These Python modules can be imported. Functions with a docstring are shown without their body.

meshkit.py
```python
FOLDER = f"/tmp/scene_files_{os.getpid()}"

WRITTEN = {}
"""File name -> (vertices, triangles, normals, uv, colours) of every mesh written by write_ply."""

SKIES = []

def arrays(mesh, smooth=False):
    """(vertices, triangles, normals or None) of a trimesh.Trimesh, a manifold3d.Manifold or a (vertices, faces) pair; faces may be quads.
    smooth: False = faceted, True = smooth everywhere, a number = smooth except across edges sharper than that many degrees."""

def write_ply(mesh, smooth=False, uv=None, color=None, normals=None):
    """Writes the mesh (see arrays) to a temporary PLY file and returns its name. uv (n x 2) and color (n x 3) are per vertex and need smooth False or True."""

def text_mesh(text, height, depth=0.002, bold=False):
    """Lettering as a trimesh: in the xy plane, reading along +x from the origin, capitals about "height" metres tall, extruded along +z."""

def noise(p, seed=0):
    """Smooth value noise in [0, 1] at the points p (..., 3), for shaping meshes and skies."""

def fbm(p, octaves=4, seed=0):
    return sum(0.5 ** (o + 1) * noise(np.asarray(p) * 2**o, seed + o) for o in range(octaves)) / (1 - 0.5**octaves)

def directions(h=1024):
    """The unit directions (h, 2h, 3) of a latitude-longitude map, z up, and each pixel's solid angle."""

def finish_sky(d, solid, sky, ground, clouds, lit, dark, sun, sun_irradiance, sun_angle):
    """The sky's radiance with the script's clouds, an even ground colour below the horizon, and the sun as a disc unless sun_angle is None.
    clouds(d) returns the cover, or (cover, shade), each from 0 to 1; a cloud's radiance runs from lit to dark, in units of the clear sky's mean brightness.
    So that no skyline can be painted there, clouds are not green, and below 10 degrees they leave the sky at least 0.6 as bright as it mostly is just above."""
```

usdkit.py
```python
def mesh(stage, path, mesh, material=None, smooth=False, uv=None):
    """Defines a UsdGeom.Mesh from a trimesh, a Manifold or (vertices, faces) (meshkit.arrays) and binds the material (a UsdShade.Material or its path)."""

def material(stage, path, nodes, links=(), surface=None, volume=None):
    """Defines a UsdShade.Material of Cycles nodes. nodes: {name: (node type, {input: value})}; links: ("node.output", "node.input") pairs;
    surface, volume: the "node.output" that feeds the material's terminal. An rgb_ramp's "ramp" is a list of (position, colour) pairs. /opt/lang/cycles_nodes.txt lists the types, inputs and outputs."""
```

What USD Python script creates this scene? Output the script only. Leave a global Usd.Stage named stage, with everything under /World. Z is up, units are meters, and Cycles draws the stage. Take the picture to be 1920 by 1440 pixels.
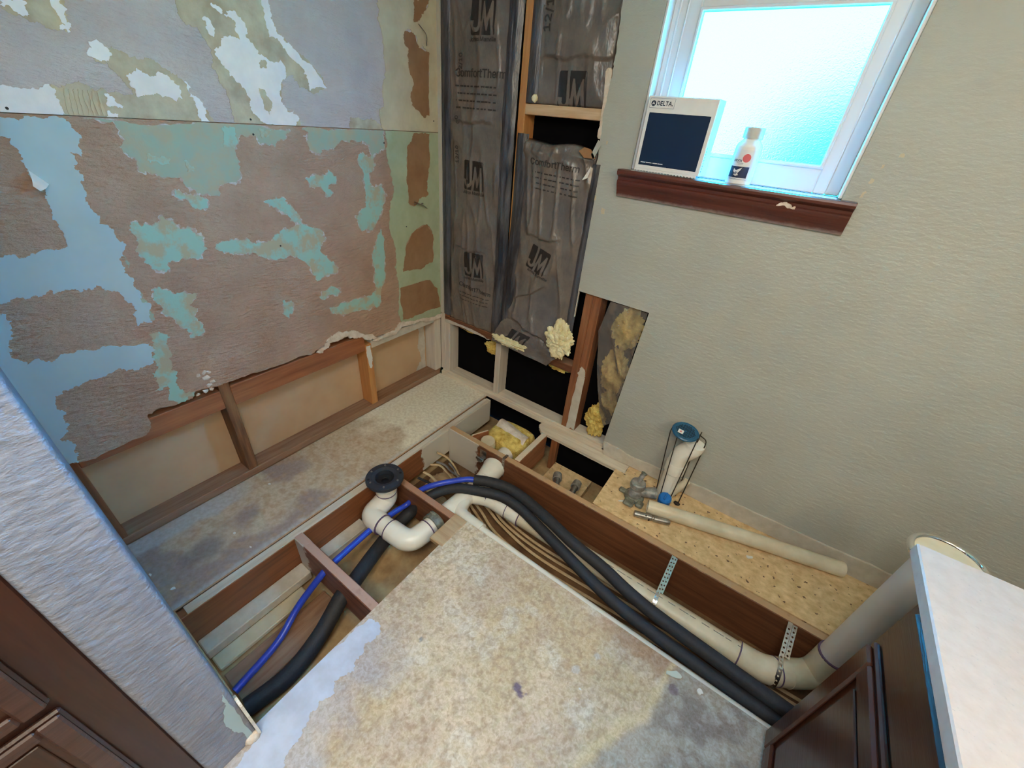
import math, random
import numpy as np
import trimesh
from shapely.geometry import Polygon, MultiPolygon, box as sbox, LineString, Point
from shapely import affinity
from shapely.ops import unary_union
import meshkit, usdkit
from pxr import Usd, UsdGeom, UsdLux, UsdShade, Gf, Sdf, Vt

stage = Usd.Stage.CreateInMemory()
UsdGeom.SetStageUpAxis(stage, UsdGeom.Tokens.z)
UsdGeom.SetStageMetersPerUnit(stage, 1.0)
UsdGeom.Xform.Define(stage, '/World')
UsdGeom.Scope.Define(stage, '/World/Looks')
random.seed(7)
rng = np.random.default_rng(7)

# ------------------------------------------------------------------ camera
FPX = 759.144
CAM = np.array([1.72588, -1.78035, 1.55])
RM = np.array([[0.0, 0, 0]] * 3)
_v = np.array([2.04365608, 0.701845623, -0.270994752]); _t = np.linalg.norm(_v); _k = _v / _t
_K = np.array([[0, -_k[2], _k[1]], [_k[2], 0, -_k[0]], [-_k[1], _k[0], 0]])
RM = np.eye(3) + math.sin(_t) * _K + (1 - math.cos(_t)) * (_K @ _K)     # world -> (right, down, forward)
_r0 = RM.T @ np.array([(828 - 960) / FPX, (700 - 720) / FPX, 1.0])
CAM = -_r0 * (1.55 / -_r0[2])                                            # the floor corner is the origin
cam = UsdGeom.Camera.Define(stage, '/World/camera')
cam.CreateHorizontalApertureAttr(36.0); cam.CreateVerticalApertureAttr(27.0)
cam.CreateFocalLengthAttr(FPX / 1920 * 36.0)
cam.CreateClippingRangeAttr(Gf.Vec2f(0.02, 1000.0))
_m = np.eye(4); _m[0, :3] = RM[0]; _m[1, :3] = -RM[1]; _m[2, :3] = -RM[2]; _m[3, :3] = CAM
cam.AddTransformOp().Set(Gf.Matrix4d(*_m.ravel().tolist()))
cam.CreateExposureAttr(1.0)

# ------------------------------------------------------------------ light
dome = UsdLux.DomeLight.Define(stage, '/World/sky_light')
dome.CreateColorAttr(Gf.Vec3f(0.012, 0.38, 1.0)); dome.CreateIntensityAttr(26.0)
sun = UsdLux.DistantLight.Define(stage, '/World/sun_light')
sun.CreateAngleAttr(3.0); sun.CreateIntensityAttr(3.4); sun.CreateColorAttr(Gf.Vec3f(1.0, 0.97, 0.92))
_d = np.array([0.42, -0.88, -0.34])                                       # travel direction of the sunlight
_z = -_d / np.linalg.norm(_d); _x = np.cross([0, 0, 1.0], _z); _x /= np.linalg.norm(_x); _y = np.cross(_z, _x)
_m = np.eye(4); _m[0, :3] = _x; _m[1, :3] = _y; _m[2, :3] = _z
sun.AddTransformOp().Set(Gf.Matrix4d(*_m.ravel().tolist()))
CEIL_POWER, VANITY_POWER = 8.0, 50.0

# ------------------------------------------------------------------ helpers
def lin(r, g, b):
    f = lambda c: ((c / 255 + 0.055) / 1.055) ** 2.4 if c > 10 else c / 255 / 12.92
    return (f(r), f(g), f(b))

def at(px, py, ax, val):
    """the point of the plane x, y or z = val that the photograph shows at a pixel"""
    i = 'xyz'.index(ax)
    r = RM.T @ np.array([(px - 960) / FPX, (py - 720) / FPX, 1.0])
    return CAM + r * ((val - CAM[i]) / r[i])

MAT = {}
def mat(name, c1, c2=None, scale=8.0, stretch=(1, 1, 1), lo=0.35, hi=0.65, rough=0.6, bump=0.0, bscale=None, bstretch=None, bdist=0.002,
        detail=5.0, masks=(), metallic=0.0, spec=0.5, coat=0.0, tint=False, speck=None, distort=0.0, trans=0.0, alpha=1.0, emit=None, dust=None):
    c2 = c2 or c1
    n = {'g': ('geometry', {}), 'p': ('principled_bsdf', {'roughness': rough, 'metallic': metallic, 'specular_ior_level': spec, 'coat_weight': coat, 'transmission_weight': trans, 'alpha': alpha}),
         'm': ('mapping', {'scale': tuple(scale * s for s in stretch)}), 'n': ('noise_texture', {'scale': 1.0, 'detail': detail, 'roughness': 0.6, 'distortion': distort}),
         'r': ('rgb_ramp', {'ramp': [(0, c1), (lo, c1), (hi, c2), (1, c2)]})}
    l = [('g.position', 'm.vector'), ('m.vector', 'n.vector'), ('n.fac', 'r.fac')]
    col = 'r.color'
    if tint:
        n['a'] = ('attribute', {'attribute': 'tint'}); n['x'] = ('mix_color', {'blend_type': 'multiply', 'fac': 1.0, 'use_clamp': False})
        l += [('a.color', 'x.a'), (col, 'x.b')]; col = 'x.result'
    if speck:
        sc, th, sccol = speck
        n['sm'] = ('mapping', {'scale': (sc, sc, sc)}); n['sn'] = ('noise_texture', {'scale': 1.0, 'detail': 2.0})
        n['sr'] = ('map_range', {'from_min': th, 'from_max': th + 0.04, 'clamp': True}); n['sx'] = ('mix_color', {'blend_type': 'mix', 'b': sccol})
        l += [('g.position', 'sm.vector'), ('sm.vector', 'sn.vector'), ('sn.fac', 'sr.value'), ('sr.result', 'sx.fac'), (col, 'sx.a')]; col = 'sx.result'
    for i, (nv, d, amp, sc, mc) in enumerate(masks):        # paint or stain on the side where nv . position > d
        k = f'k{i}'
        n[k + 's'] = ('separate_xyz', {})
        n[k + 'n'] = ('noise_texture', {'scale': sc, 'detail': 6.0, 'roughness': 0.65})
        for j, c in enumerate('xyz'):
            n[k + c] = ('math', {'math_type': 'multiply_add', 'value2': float(nv[j]), 'value3': -float(d) - amp * 0.5 if j == 0 else 0.0})
        n[k + 'q'] = ('math', {'math_type': 'multiply_add', 'value2': float(amp)})
        n[k + 'o'] = ('map_range', {'from_min': -0.006, 'from_max': 0.006, 'clamp': True})
        n[k + 'b'] = ('mix_color', {'blend_type': 'mix', 'b': mc})
        l += [('g.position', k + 's.vector'), ('g.position', k + 'n.vector'), (k + 's.x', k + 'x.value1'), (k + 's.y', k + 'y.value1'), (k + 'x.value', k + 'y.value3'),
              (k + 's.z', k + 'z.value1'), (k + 'y.value', k + 'z.value3'), (k + 'n.fac', k + 'q.value1'), (k + 'z.value', k + 'q.value3'), (k + 'q.value', k + 'o.value'),
              (k + 'o.result', k + 'b.fac'), (col, k + 'b.a')]
        col = k + 'b.result'
    if dust:
        n['dz'] = ('separate_xyz', {}); n['dn'] = ('noise_texture', {'scale': 30.0, 'detail': 5.0}); n['da'] = ('math', {'math_type': 'multiply_add', 'value2': 0.5})
        n['dr'] = ('map_range', {'from_min': 0.95, 'from_max': 1.2, 'clamp': True}); n['dx'] = ('mix_color', {'blend_type': 'mix', 'b': dust})
        l += [('g.normal', 'dz.vector'), ('g.position', 'dn.vector'), ('dn.fac', 'da.value1'), ('dz.z', 'da.value3'), ('da.value', 'dr.value'), ('dr.result', 'dx.fac'), (col, 'dx.a')]; col = 'dx.result'
    l.append((col, 'p.base_color'))
    if bump:
        bs = bscale or scale * 3; bt = bstretch or stretch
        n['bm'] = ('mapping', {'scale': tuple(bs * s for s in bt)}); n['bn'] = ('noise_texture', {'scale': 1.0, 'detail': 4.0, 'roughness': 0.6})
        n['b'] = ('bump', {'strength': bump, 'distance': bdist})
        l += [('g.position', 'bm.vector'), ('bm.vector', 'bn.vector'), ('bn.fac', 'b.height'), ('b.normal', 'p.normal')]
    if emit:
        n['p'][1]['emission_color'] = emit[0]; n['p'][1]['emission_strength'] = emit[1]
    MAT[name] = usdkit.material(stage, '/World/Looks/' + name, n, l, surface='p.BSDF')
    return MAT[name]

_used = {}
def numbered(parent, name):
    k = _used.get((parent, name), 0); _used[(parent, name)] = k + 1
    return f'{parent}/{name}' + (f'_{k:03d}' if k else '')

def tag(prim, label=None, cat=None, group=None, kind=None):
    for key, v in (('label', label), ('category', cat), ('group', group), ('kind', kind)):
        if v: prim.SetCustomDataByKey(key, v)
    return prim

LOC = {}
def thing(name, label, cat, loc=(0, 0, 0), group=None, kind=None):
    path = numbered('/World', name)
    x = UsdGeom.Xform.Define(stage, path); x.AddTranslateOp().Set(Gf.Vec3d(*map(float, loc)))
    LOC[path] = np.array(loc, float)
    tag(x.GetPrim(), label, cat, group, kind)
    return path

def part(parent, name, mesh, material, smooth=35, label=None, tint=None, kind=None):
    """a mesh given in world coordinates, as a child of a thing or of a part"""
    path = numbered(parent, name)
    top = '/'.join(path.split('/')[:3])
    m = mesh.copy() if isinstance(mesh, trimesh.Trimesh) else trimesh.Trimesh(mesh[0], mesh[1], process=False)
    m.vertices = np.asarray(m.vertices) - LOC.get(top, 0)
    if tint is not None:
        g = usdkit.mesh(stage, path, m, MAT[material], True)
        pv = UsdGeom.PrimvarsAPI(g).CreatePrimvar('tint', Sdf.ValueTypeNames.Color3fArray, 'vertex')
        pv.Set(Vt.Vec3fArray.FromNumpy(np.asarray(tint, np.float32)))
    else:
        g = usdkit.mesh(stage, path, m, MAT[material], smooth)
    tag(g.GetPrim(), label, None, None, kind)
    return path

def single(name, mesh, material, label, cat, smooth=35, group=None, kind=None):
    c = mesh.bounds; loc = np.array([(c[0][0] + c[1][0]) / 2, (c[0][1] + c[1][1]) / 2, c[0][2]])
    path = numbered('/World', name)
    m = mesh.copy(); m.vertices = np.asarray(m.vertices) - loc
    g = usdkit.mesh(stage, path, m, MAT[material], smooth)
    g.AddTranslateOp().Set(Gf.Vec3d(*loc.tolist()))
    tag(g.GetPrim(), label, cat, group, kind)
    return path

def bx(x0, x1, y0, y1, z0, z1, b=0.002):
    """chamfered box"""
    lo = np.array([min(x0, x1), min(y0, y1), min(z0, z1)], float); hi = np.array([max(x0, x1), max(y0, y1), max(z0, z1)], float)
    b = min(b, *(0.45 * (hi - lo)))
    pts = []
    for sx in (0, 1):
        for sy in (0, 1):
            for sz in (0, 1):
                c = np.where([sx, sy, sz], hi, lo); s = np.where([sx, sy, sz], -1, 1)
                for k in range(3):
                    p = c.copy()
                    for j in range(3):
                        if j != k: p[j] += s[j] * b
                    pts.append(p)
    return trimesh.convex.convex_hull(np.array(pts))

def cat(ms): return trimesh.util.concatenate(ms)

def spline(pts, n=10):
    P = np.array(pts, float); P = np.vstack([2 * P[0] - P[1], P, 2 * P[-1] - P[-2]])
    out = []
    for i in range(1, len(P) - 2):
        for t in np.linspace(0, 1, n, endpoint=False):
            a, b, c, d = P[i - 1:i + 3]
            out.append(0.5 * (2 * b + (c - a) * t + (2 * a - 5 * b + 4 * c - d) * t * t + (3 * b - a - 3 * c + d) * t ** 3))
    out.append(P[-2]); return np.array(out)

def rounded(pts, rad, n=8):
    """polyline whose corners are arcs"""
    P = [np.array(p, float) for p in pts]; out = [P[0]]
    for i in range(1, len(P) - 1):
        a, b, c = P[i - 1], P[i], P[i + 1]
        u = (a - b) / np.linalg.norm(a - b); v = (c - b) / np.linalg.norm(c - b)
        r = min(rad, 0.49 * np.linalg.norm(a - b), 0.49 * np.linalg.norm(c - b))
        for t in np.linspace(0, 1, n):
            out.append((1 - t) ** 2 * (b + u * r) + 2 * t * (1 - t) * b + t * t * (b + v * r))
    out.append(P[-1]); return np.array(out)

def tube(path, r, n=16, cap=True, flat=1.0):
    P = np.array(path, float); r = np.broadcast_to(r, len(P))
    T = np.gradient(P, axis=0); T /= np.linalg.norm(T, axis=1)[:, None]
    u = np.cross(T[0], [0, 0, 1.0]);
    if np.linalg.norm(u) < 0.1: u = np.cross(T[0], [1.0, 0, 0])
    u /= np.linalg.norm(u); V = []
    for i in range(len(P)):
        u = u - T[i] * (u @ T[i]); u /= np.linalg.norm(u); w = np.cross(T[i], u)
        a = np.linspace(0, 2 * np.pi, n, endpoint=False)
        V.append(P[i] + r[i] * (np.cos(a)[:, None] * u + flat * np.sin(a)[:, None] * w))
    V = np.vstack(V); F = []
    for i in range(len(P) - 1):
        for j in range(n):
            a, b = i * n + j, i * n + (j + 1) % n
            F += [[a, b, b + n], [a, b + n, a + n]]
    if cap:
        k = len(V); V = np.vstack([V, P[0], P[-1]]); e = (len(P) - 1) * n
        for j in range(n):
            F += [[k, (j + 1) % n, j], [k + 1, e + j, e + (j + 1) % n]]
    m = trimesh.Trimesh(V, F, process=False); m.fix_normals(); return m

def hollow(path, r, t=0.004, n=20):
    """open pipe with a wall"""
    a, b = tube(path, r, n, cap=False), tube(path, r - t, n, cap=False)
    b.invert(); k = len(a.vertices); V = np.vstack([a.vertices, b.vertices]); F = np.vstack([a.faces, b.faces + k]); ex = []
    L = len(path)
    for e in (0, (L - 1) * n):
        for j in range(n):
            p, q = e + j, e + (j + 1) % n
            ex += [[p, q, q + k], [p, q + k, p + k]]
    m = trimesh.Trimesh(V, np.vstack([F, ex]), process=False); m.fix_normals(); return m

def lathe(prof, base, axis=(0, 0, 1), n=32):
    """revolves (radius, height) pairs about an axis through base"""
    m = trimesh.creation.revolve(np.array(prof, float), sections=n)
    m.apply_transform(trimesh.geometry.align_vectors([0, 0, 1], np.array(axis, float) / np.linalg.norm(axis)))
    m.apply_translation(base); m.fix_normals(); return m

def board(p0, p1, w, h, up=(0, 0, 1), b=0.002):
    """timber from p0 to p1 (centre line of its top face), w wide, h deep"""
    p0, p1 = np.array(p0, float), np.array(p1, float); L = np.linalg.norm(p1 - p0); t = (p1 - p0) / L
    up = np.array(up, float); s = np.cross(up, t); s /= np.linalg.norm(s); up = np.cross(t, s)
    m = bx(0, L, -w / 2, w / 2, -h, 0, b)
    M = np.eye(4); M[:3, 0], M[:3, 1], M[:3, 2], M[:3, 3] = t, s, up, p0
    m.apply_transform(M); return m

def jag(pts, amp, it=4, closed=True, seed=0):
    r = np.random.default_rng(seed); P = np.array(pts, float)
    if closed: P = np.vstack([P, P[:1]])
    for k in range(it):
        M = (P[:-1] + P[1:]) / 2; d = P[1:] - P[:-1]; L = np.linalg.norm(d, axis=1)
        nrm = np.c_[-d[:, 1], d[:, 0]] / np.maximum(L, 1e-9)[:, None]
        M = M + nrm * (r.normal(0, 1, len(M)) * np.minimum(amp, L * 0.22))[:, None]
        Q = np.empty((len(P) + len(M), 2)); Q[0::2] = P; Q[1::2] = M; P = Q
        amp *= 0.62
        if np.median(L) < 0.006: break
    return P[:-1] if closed else P

def polys(g):
    g = g.buffer(0)
    return [p for p in (g.geoms if hasattr(g, 'geoms') else [g]) if isinstance(p, Polygon) and p.area > 4e-6]

def extrude(shape, t, ax, off, sign=1):
    """a flat shape laid on the plane ax = off with thickness t along sign; its 2-D axes are the other two world axes in order"""
    ms = []
    for p in polys(shape):
        ms.append(trimesh.creation.extrude_polygon(p, t, engine='earcut'))
    m = cat(ms); v = np.array(m.vertices); o = np.empty_like(v); i = 'xyz'.index(ax); a, b = [k for k in range(3) if k != i]
    o[:, a], o[:, b], o[:, i] = v[:, 0], v[:, 1], off + sign * v[:, 2]
    fc = np.asarray(m.faces); fc = fc if (1 if ax != 'y' else -1) * sign > 0 else fc[:, ::-1]
    return trimesh.Trimesh(o, fc, process=False)

def pxpoly(px, ax, val):
    i = 'xyz'.index(ax); keep = [k for k in range(3) if k != i]
    return [at(x, y, ax, val)[keep] for x, y in px]

def blob(c, size, seed, amp=0.35, sub=4, f=3.0, spike=0.0):
    m = trimesh.creation.icosphere(sub, 1.0); v = np.array(m.vertices)
    n = meshkit.fbm(v * f + seed * 3.7, 4, seed) - 0.5; s = meshkit.noise(v * f * 6 + seed, seed + 9) - 0.5
    v = v * (1 + amp * 2 * n + spike * s)[:, None]
    return trimesh.Trimesh(v * np.array(size) + np.array(c), m.faces, process=False)

def wad(c, size, seed, amp=0.5, f=1.8):
    """torn glass wool: lumpy, with folds and frayed ends"""
    m = trimesh.creation.icosphere(5, 1.0); v = np.array(m.vertices)
    n = meshkit.fbm(v * f + seed * 3.7, 4, seed) - 0.5
    fold = 1 - np.abs(2 * meshkit.noise(v * [2.5, 2.5, 5] + seed, seed + 3) - 1)
    fray = np.clip(meshkit.noise(v * 4.5 + seed, seed + 9) - 0.6, 0, 1) * 0.45 + 0.07 * (meshkit.noise(v * 12, seed + 4) - 0.5)
    v = v * (1 + amp * 2 * n - 0.22 * fold ** 3 + fray)[:, None]
    return trimesh.Trimesh(v * np.array(size) + np.array(c), m.faces, process=False)

def chunk(c, size, seed):
    r = np.random.default_rng(seed); p = r.normal(0, 1, (14, 3)); p /= np.linalg.norm(p, axis=1)[:, None]
    return trimesh.convex.convex_hull(p * r.uniform(0.7, 1.1, (14, 1)) * np.array(size) + np.array(c))

def grid(f, nu, nv, tri=True):
    """surface from f(u, v) -> points, u and v in 0..1"""
    u, v = np.meshgrid(np.linspace(0, 1, nu), np.linspace(0, 1, nv), indexing='ij')
    P = f(u, v).reshape(-1, 3); F = []
    a = (np.arange(nu - 1)[:, None] * nv + np.arange(nv - 1)[None]).ravel()
    F = np.vstack([np.c_[a, a + nv, a + nv + 1], np.c_[a, a + nv + 1, a + 1]])
    return trimesh.Trimesh(P, F, process=False)

def sstep(a, b, x):
    t = np.clip((x - a) / (b - a), 0, 1); return t * t * (3 - 2 * t)

# ------------------------------------------------------------------ materials
WHITE = lin(205, 196, 178)
mat('paper_brown', lin(186, 152, 124), lin(166, 130, 103), 5, lo=0.3, hi=0.7, rough=0.9, bump=1.0, bscale=42, bstretch=(1, 0.8, 2.0), bdist=0.013)
mat('paper_taupe', lin(202, 191, 186), lin(186, 173, 167), 4, rough=0.9, bump=1.0, bscale=42, bstretch=(1, 0.7, 2.4), bdist=0.009)
mat('compound_white', lin(240, 242, 246), lin(228, 230, 236), 12, rough=0.8, bump=0.2, bscale=90)
mat('compound_tan', lin(202, 188, 158), lin(172, 152, 124), 14, stretch=(1, 1, 1), rough=0.85, bump=0.3, bscale=60)
mat('compound_cream', lin(206, 192, 160), lin(190, 174, 142), 9, rough=0.85, bump=0.2, bscale=60)
mat('paint_blue', lin(176, 200, 206), lin(164, 188, 196), 3, rough=0.7, bump=0.12, bscale=40)
mat('paper_green', lin(156, 168, 146), lin(174, 162, 132), 16, lo=0.42, hi=0.62, rough=0.85, bump=0.35, bscale=70)
mat('paper_cyan', lin(152, 188, 172), lin(176, 162, 130), 13, lo=0.46, hi=0.58, rough=0.85, bump=0.35, bscale=70)
mat('tape_green', lin(176, 182, 148), lin(160, 166, 130), 8, rough=0.85, bump=0.25, bscale=60)
mat('hole_brown', lin(158, 118, 80), lin(140, 102, 68), 10, rough=0.9, bump=0.3, bscale=90)
mat('rim_pale', lin(196, 190, 182), lin(176, 150, 132), 40, lo=0.4, hi=0.55, rough=0.9)
mat('gypsum', lin(226, 212, 196), lin(204, 184, 160), 30, rough=0.95, bump=0.6, bscale=160)
mat('wall_paint', lin(181, 180, 167), lin(172, 171, 158), 2.5, rough=0.5, bump=1.0, bscale=30, bstretch=(1.0, 1, 2.2), bdist=0.0035, speck=(55, 0.80, lin(205, 200, 184)))
mat('bare_white', WHITE, lin(190, 180, 160), 25, rough=0.8, bump=0.4, bscale=80)
mat('partition_paint', lin(142, 147, 160), lin(124, 130, 144), 7, stretch=(1, 2.5, 1), rough=0.5, bump=1.0, bscale=40, bstretch=(1, 0.8, 1.3), bdist=0.0075)
mat('white_smear', lin(196, 206, 224), lin(180, 188, 204), 14, rough=0.7, bump=0.4, bscale=60)
mat('ceiling_white', lin(225, 222, 214), rough=0.9)
mat('room_paint', lin(190, 184, 168), rough=0.8)
RED, RED2 = lin(128, 80, 48), lin(88, 50, 27)
DUST = lin(188, 152, 112)
def wood(name, axis, c1=RED, c2=RED2, masks=(), rough=0.6, dust=None):
    st = {'x': (1, 14, 14), 'y': (14, 1, 14), 'z': (14, 14, 1)}[axis]
    mat(name, c1, c2, 3.2, stretch=st, lo=0.3, hi=0.72, rough=rough, bump=0.35, bscale=7, bstretch=st, bdist=0.002, distort=0.6, masks=masks, dust=dust)
wood('joist_x', 'x', masks=[((-1, 0, 0), -0.66, 0.12, 26, WHITE)], dust=DUST)
wood('blocking_y', 'y', lin(172, 106, 64), lin(128, 74, 40))
wood('joist_y', 'y', lin(152, 92, 52), lin(110, 64, 34), masks=[((0, 1, 0), -0.62, 0.12, 22, WHITE)])
wood('joist_plain_x', 'x', dust=lin(170, 124, 92)); wood('joist_plain_y', 'y', dust=lin(170, 124, 92))
mat('trench_floor', lin(128, 94, 58), lin(86, 60, 36), 9, rough=0.9, bump=0.4, bscale=60)
wood('joist_top_white', 'y', lin(214, 206, 190), lin(186, 172, 152))
wood('block_x', 'x', lin(140, 90, 70), lin(96, 56, 40), masks=[((-1, 0, 0), -0.52, 0.1, 40, lin(200, 190, 180))], dust=lin(176, 140, 120))
wood('stud_z', 'z', lin(158, 100, 60), lin(112, 66, 36))
wood('stud_orange', 'z', lin(206, 146, 84), lin(180, 116, 60))
wood('pine_x', 'x', lin(222, 190, 150), lin(190, 146, 104))
wood('stud_white', 'z', lin(214, 202, 184), lin(194, 180, 160))
wood('plate_white_x', 'x', lin(226, 214, 190), lin(200, 182, 156))
wood('stud_old', 'z', lin(150, 102, 62), lin(70, 44, 26))
wood('block_y', 'y', lin(166, 108, 70), lin(130, 80, 46), dust=lin(222, 204, 176))
wood('plate_y', 'y', lin(158, 124, 96), lin(126, 86, 56))
wood('raw_x', 'x', lin(196, 168, 128), lin(166, 130, 90))
wood('cabinet_brown', 'z', lin(64, 36, 25), lin(46, 25, 17), rough=0.32)
wood('cabinet_edge', 'y', lin(84, 56, 46), lin(54, 32, 24), rough=0.35)
wood('vanity_brown', 'y', lin(78, 43, 28), lin(62, 33, 21), rough=0.28)
wood('sill_wood', 'x', lin(104, 54, 40), lin(70, 36, 27), rough=0.35, masks=[((0, 0, -1), -1.3245, 0.016, 50, lin(150, 132, 124))])
mat('far_drywall', lin(202, 168, 130), lin(190, 152, 112), 3, rough=0.85, bump=0.2, bscale=40)
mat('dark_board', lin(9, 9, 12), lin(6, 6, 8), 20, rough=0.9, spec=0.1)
mat('osb', lin(234, 202, 150), lin(196, 158, 108), 26, stretch=(1, 1.3, 1), lo=0.33, hi=0.70, rough=0.75, bump=0.3, bscale=70, speck=(44, 0.66, lin(112, 86, 60)))
mat('subfloor', lin(255, 255, 255), lin(222, 213, 200), 90, stretch=(1, 1, 1), lo=0.36, hi=0.64, rough=0.7, bump=0.2, bscale=140, tint=True, distort=0.8)
mat('subfloor_smooth', lin(255, 255, 255), lin(232, 226, 218), 60, lo=0.36, hi=0.64, rough=0.75, bump=0.25, bscale=70, tint=True)
mat('pit_dust', lin(190, 160, 112), lin(150, 116, 76), 9, rough=0.9, bump=0.4, bscale=60)
mat('film', lin(120, 110, 100), lin(97, 90, 84), 7, rough=0.28, bump=0.9, bscale=16, bstretch=(1, 1, 0.5), bdist=0.010, spec=0.6)
mat('film_dark', lin(84, 84, 88), lin(38, 39, 44), 26, stretch=(1, 1, 0.14), lo=0.42, hi=0.62, rough=0.3, bump=0.9, bscale=50, bstretch=(1, 1, 0.12), bdist=0.006, spec=0.6)
mat('print_black', lin(34, 31, 30), lin(42, 38, 36), 30, rough=0.45)
mat('print_grey', lin(52, 48, 45), rough=0.45)
mat('fiberglass', lin(242, 216, 122), lin(190, 150, 60), 30, lo=0.4, hi=0.66, rough=0.95, bump=1.0, bscale=160, bdist=0.006, detail=8)
mat('fiberglass_pale', lin(236, 226, 186), lin(220, 204, 150), 26, rough=0.95, bump=0.8, bscale=120, bdist=0.005)
mat('pvc', lin(240, 236, 222), lin(232, 226, 208), 6, rough=0.28, speck=(30, 0.78, lin(190, 180, 160)))
mat('pvc_dusty', lin(226, 214, 186), lin(206, 192, 160), 8, rough=0.4)
mat('pvc_grey', lin(222, 214, 204), lin(212, 204, 192), 5, rough=0.4)
mat('primer', lin(104, 84, 112), lin(84, 66, 92), 40, rough=0.5)
mat('flange_black', lin(46, 50, 56), lin(38, 42, 48), 30, rough=0.45, bump=0.1)
mat('foam', lin(42, 42, 43), lin(34, 34, 36), 60, rough=0.7, bump=0.25, bscale=200)
mat('pex', lin(52, 76, 190), lin(46, 68, 178), 10, rough=0.3)
mat('cable', lin(206, 180, 140), lin(180, 152, 110), 20, rough=0.5)
mat('cable_grey', lin(120, 116, 110), lin(90, 86, 82), 20, rough=0.5)
mat('steel', lin(220, 218, 212), lin(190, 190, 190), 50, rough=0.22, metallic=1.0, bump=0.1)
mat('steel_dull', lin(176, 172, 166), lin(140, 136, 128), 40, rough=0.4, metallic=0.9)
mat('valve_grey', lin(168, 164, 156), lin(120, 120, 112), 40, rough=0.5, bump=0.3, metallic=0.3)
mat('verdigris', lin(132, 136, 118), lin(92, 92, 80), 50, rough=0.6, bump=0.4)
mat('blue_plastic', lin(32, 92, 124), lin(28, 84, 116), 20, rough=0.35)
mat('blue_knob', lin(28, 110, 186), rough=0.4)
mat('wire_dark', lin(62, 58, 52), rough=0.4, metallic=0.6)
mat('black', lin(14, 14, 16), rough=0.6)
mat('white_card', lin(232, 230, 226), lin(226, 224, 220), 20, rough=0.6)
mat('card_navy', lin(22, 40, 66), lin(18, 34, 58), 3, rough=0.35)
mat('bottle_white', lin(236, 232, 226), rough=0.35)
mat('bottle_cap', lin(196, 192, 182), rough=0.5)
mat('label_white', lin(228, 226, 224), rough=0.5)
mat('label_navy', lin(20, 34, 66), rough=0.5)
mat('label_red', lin(214, 92, 92), rough=0.5)
mat('label_grey', lin(120, 126, 140), rough=0.5)
mat('window_white', lin(226, 226, 226), rough=0.4)
mat('counter_white', lin(198, 182, 166), lin(190, 172, 155), 40, rough=0.3, speck=(160, 0.68, lin(180, 168, 156)))
mat('chrome', lin(236, 234, 230), rough=0.06, metallic=1.0)
mat('cream', lin(226, 212, 180), lin(216, 200, 164), 12, rough=0.4)
mat('chip_white', lin(222, 220, 210), rough=0.8)
mat('chip_green', lin(196, 204, 190), rough=0.8)
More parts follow.
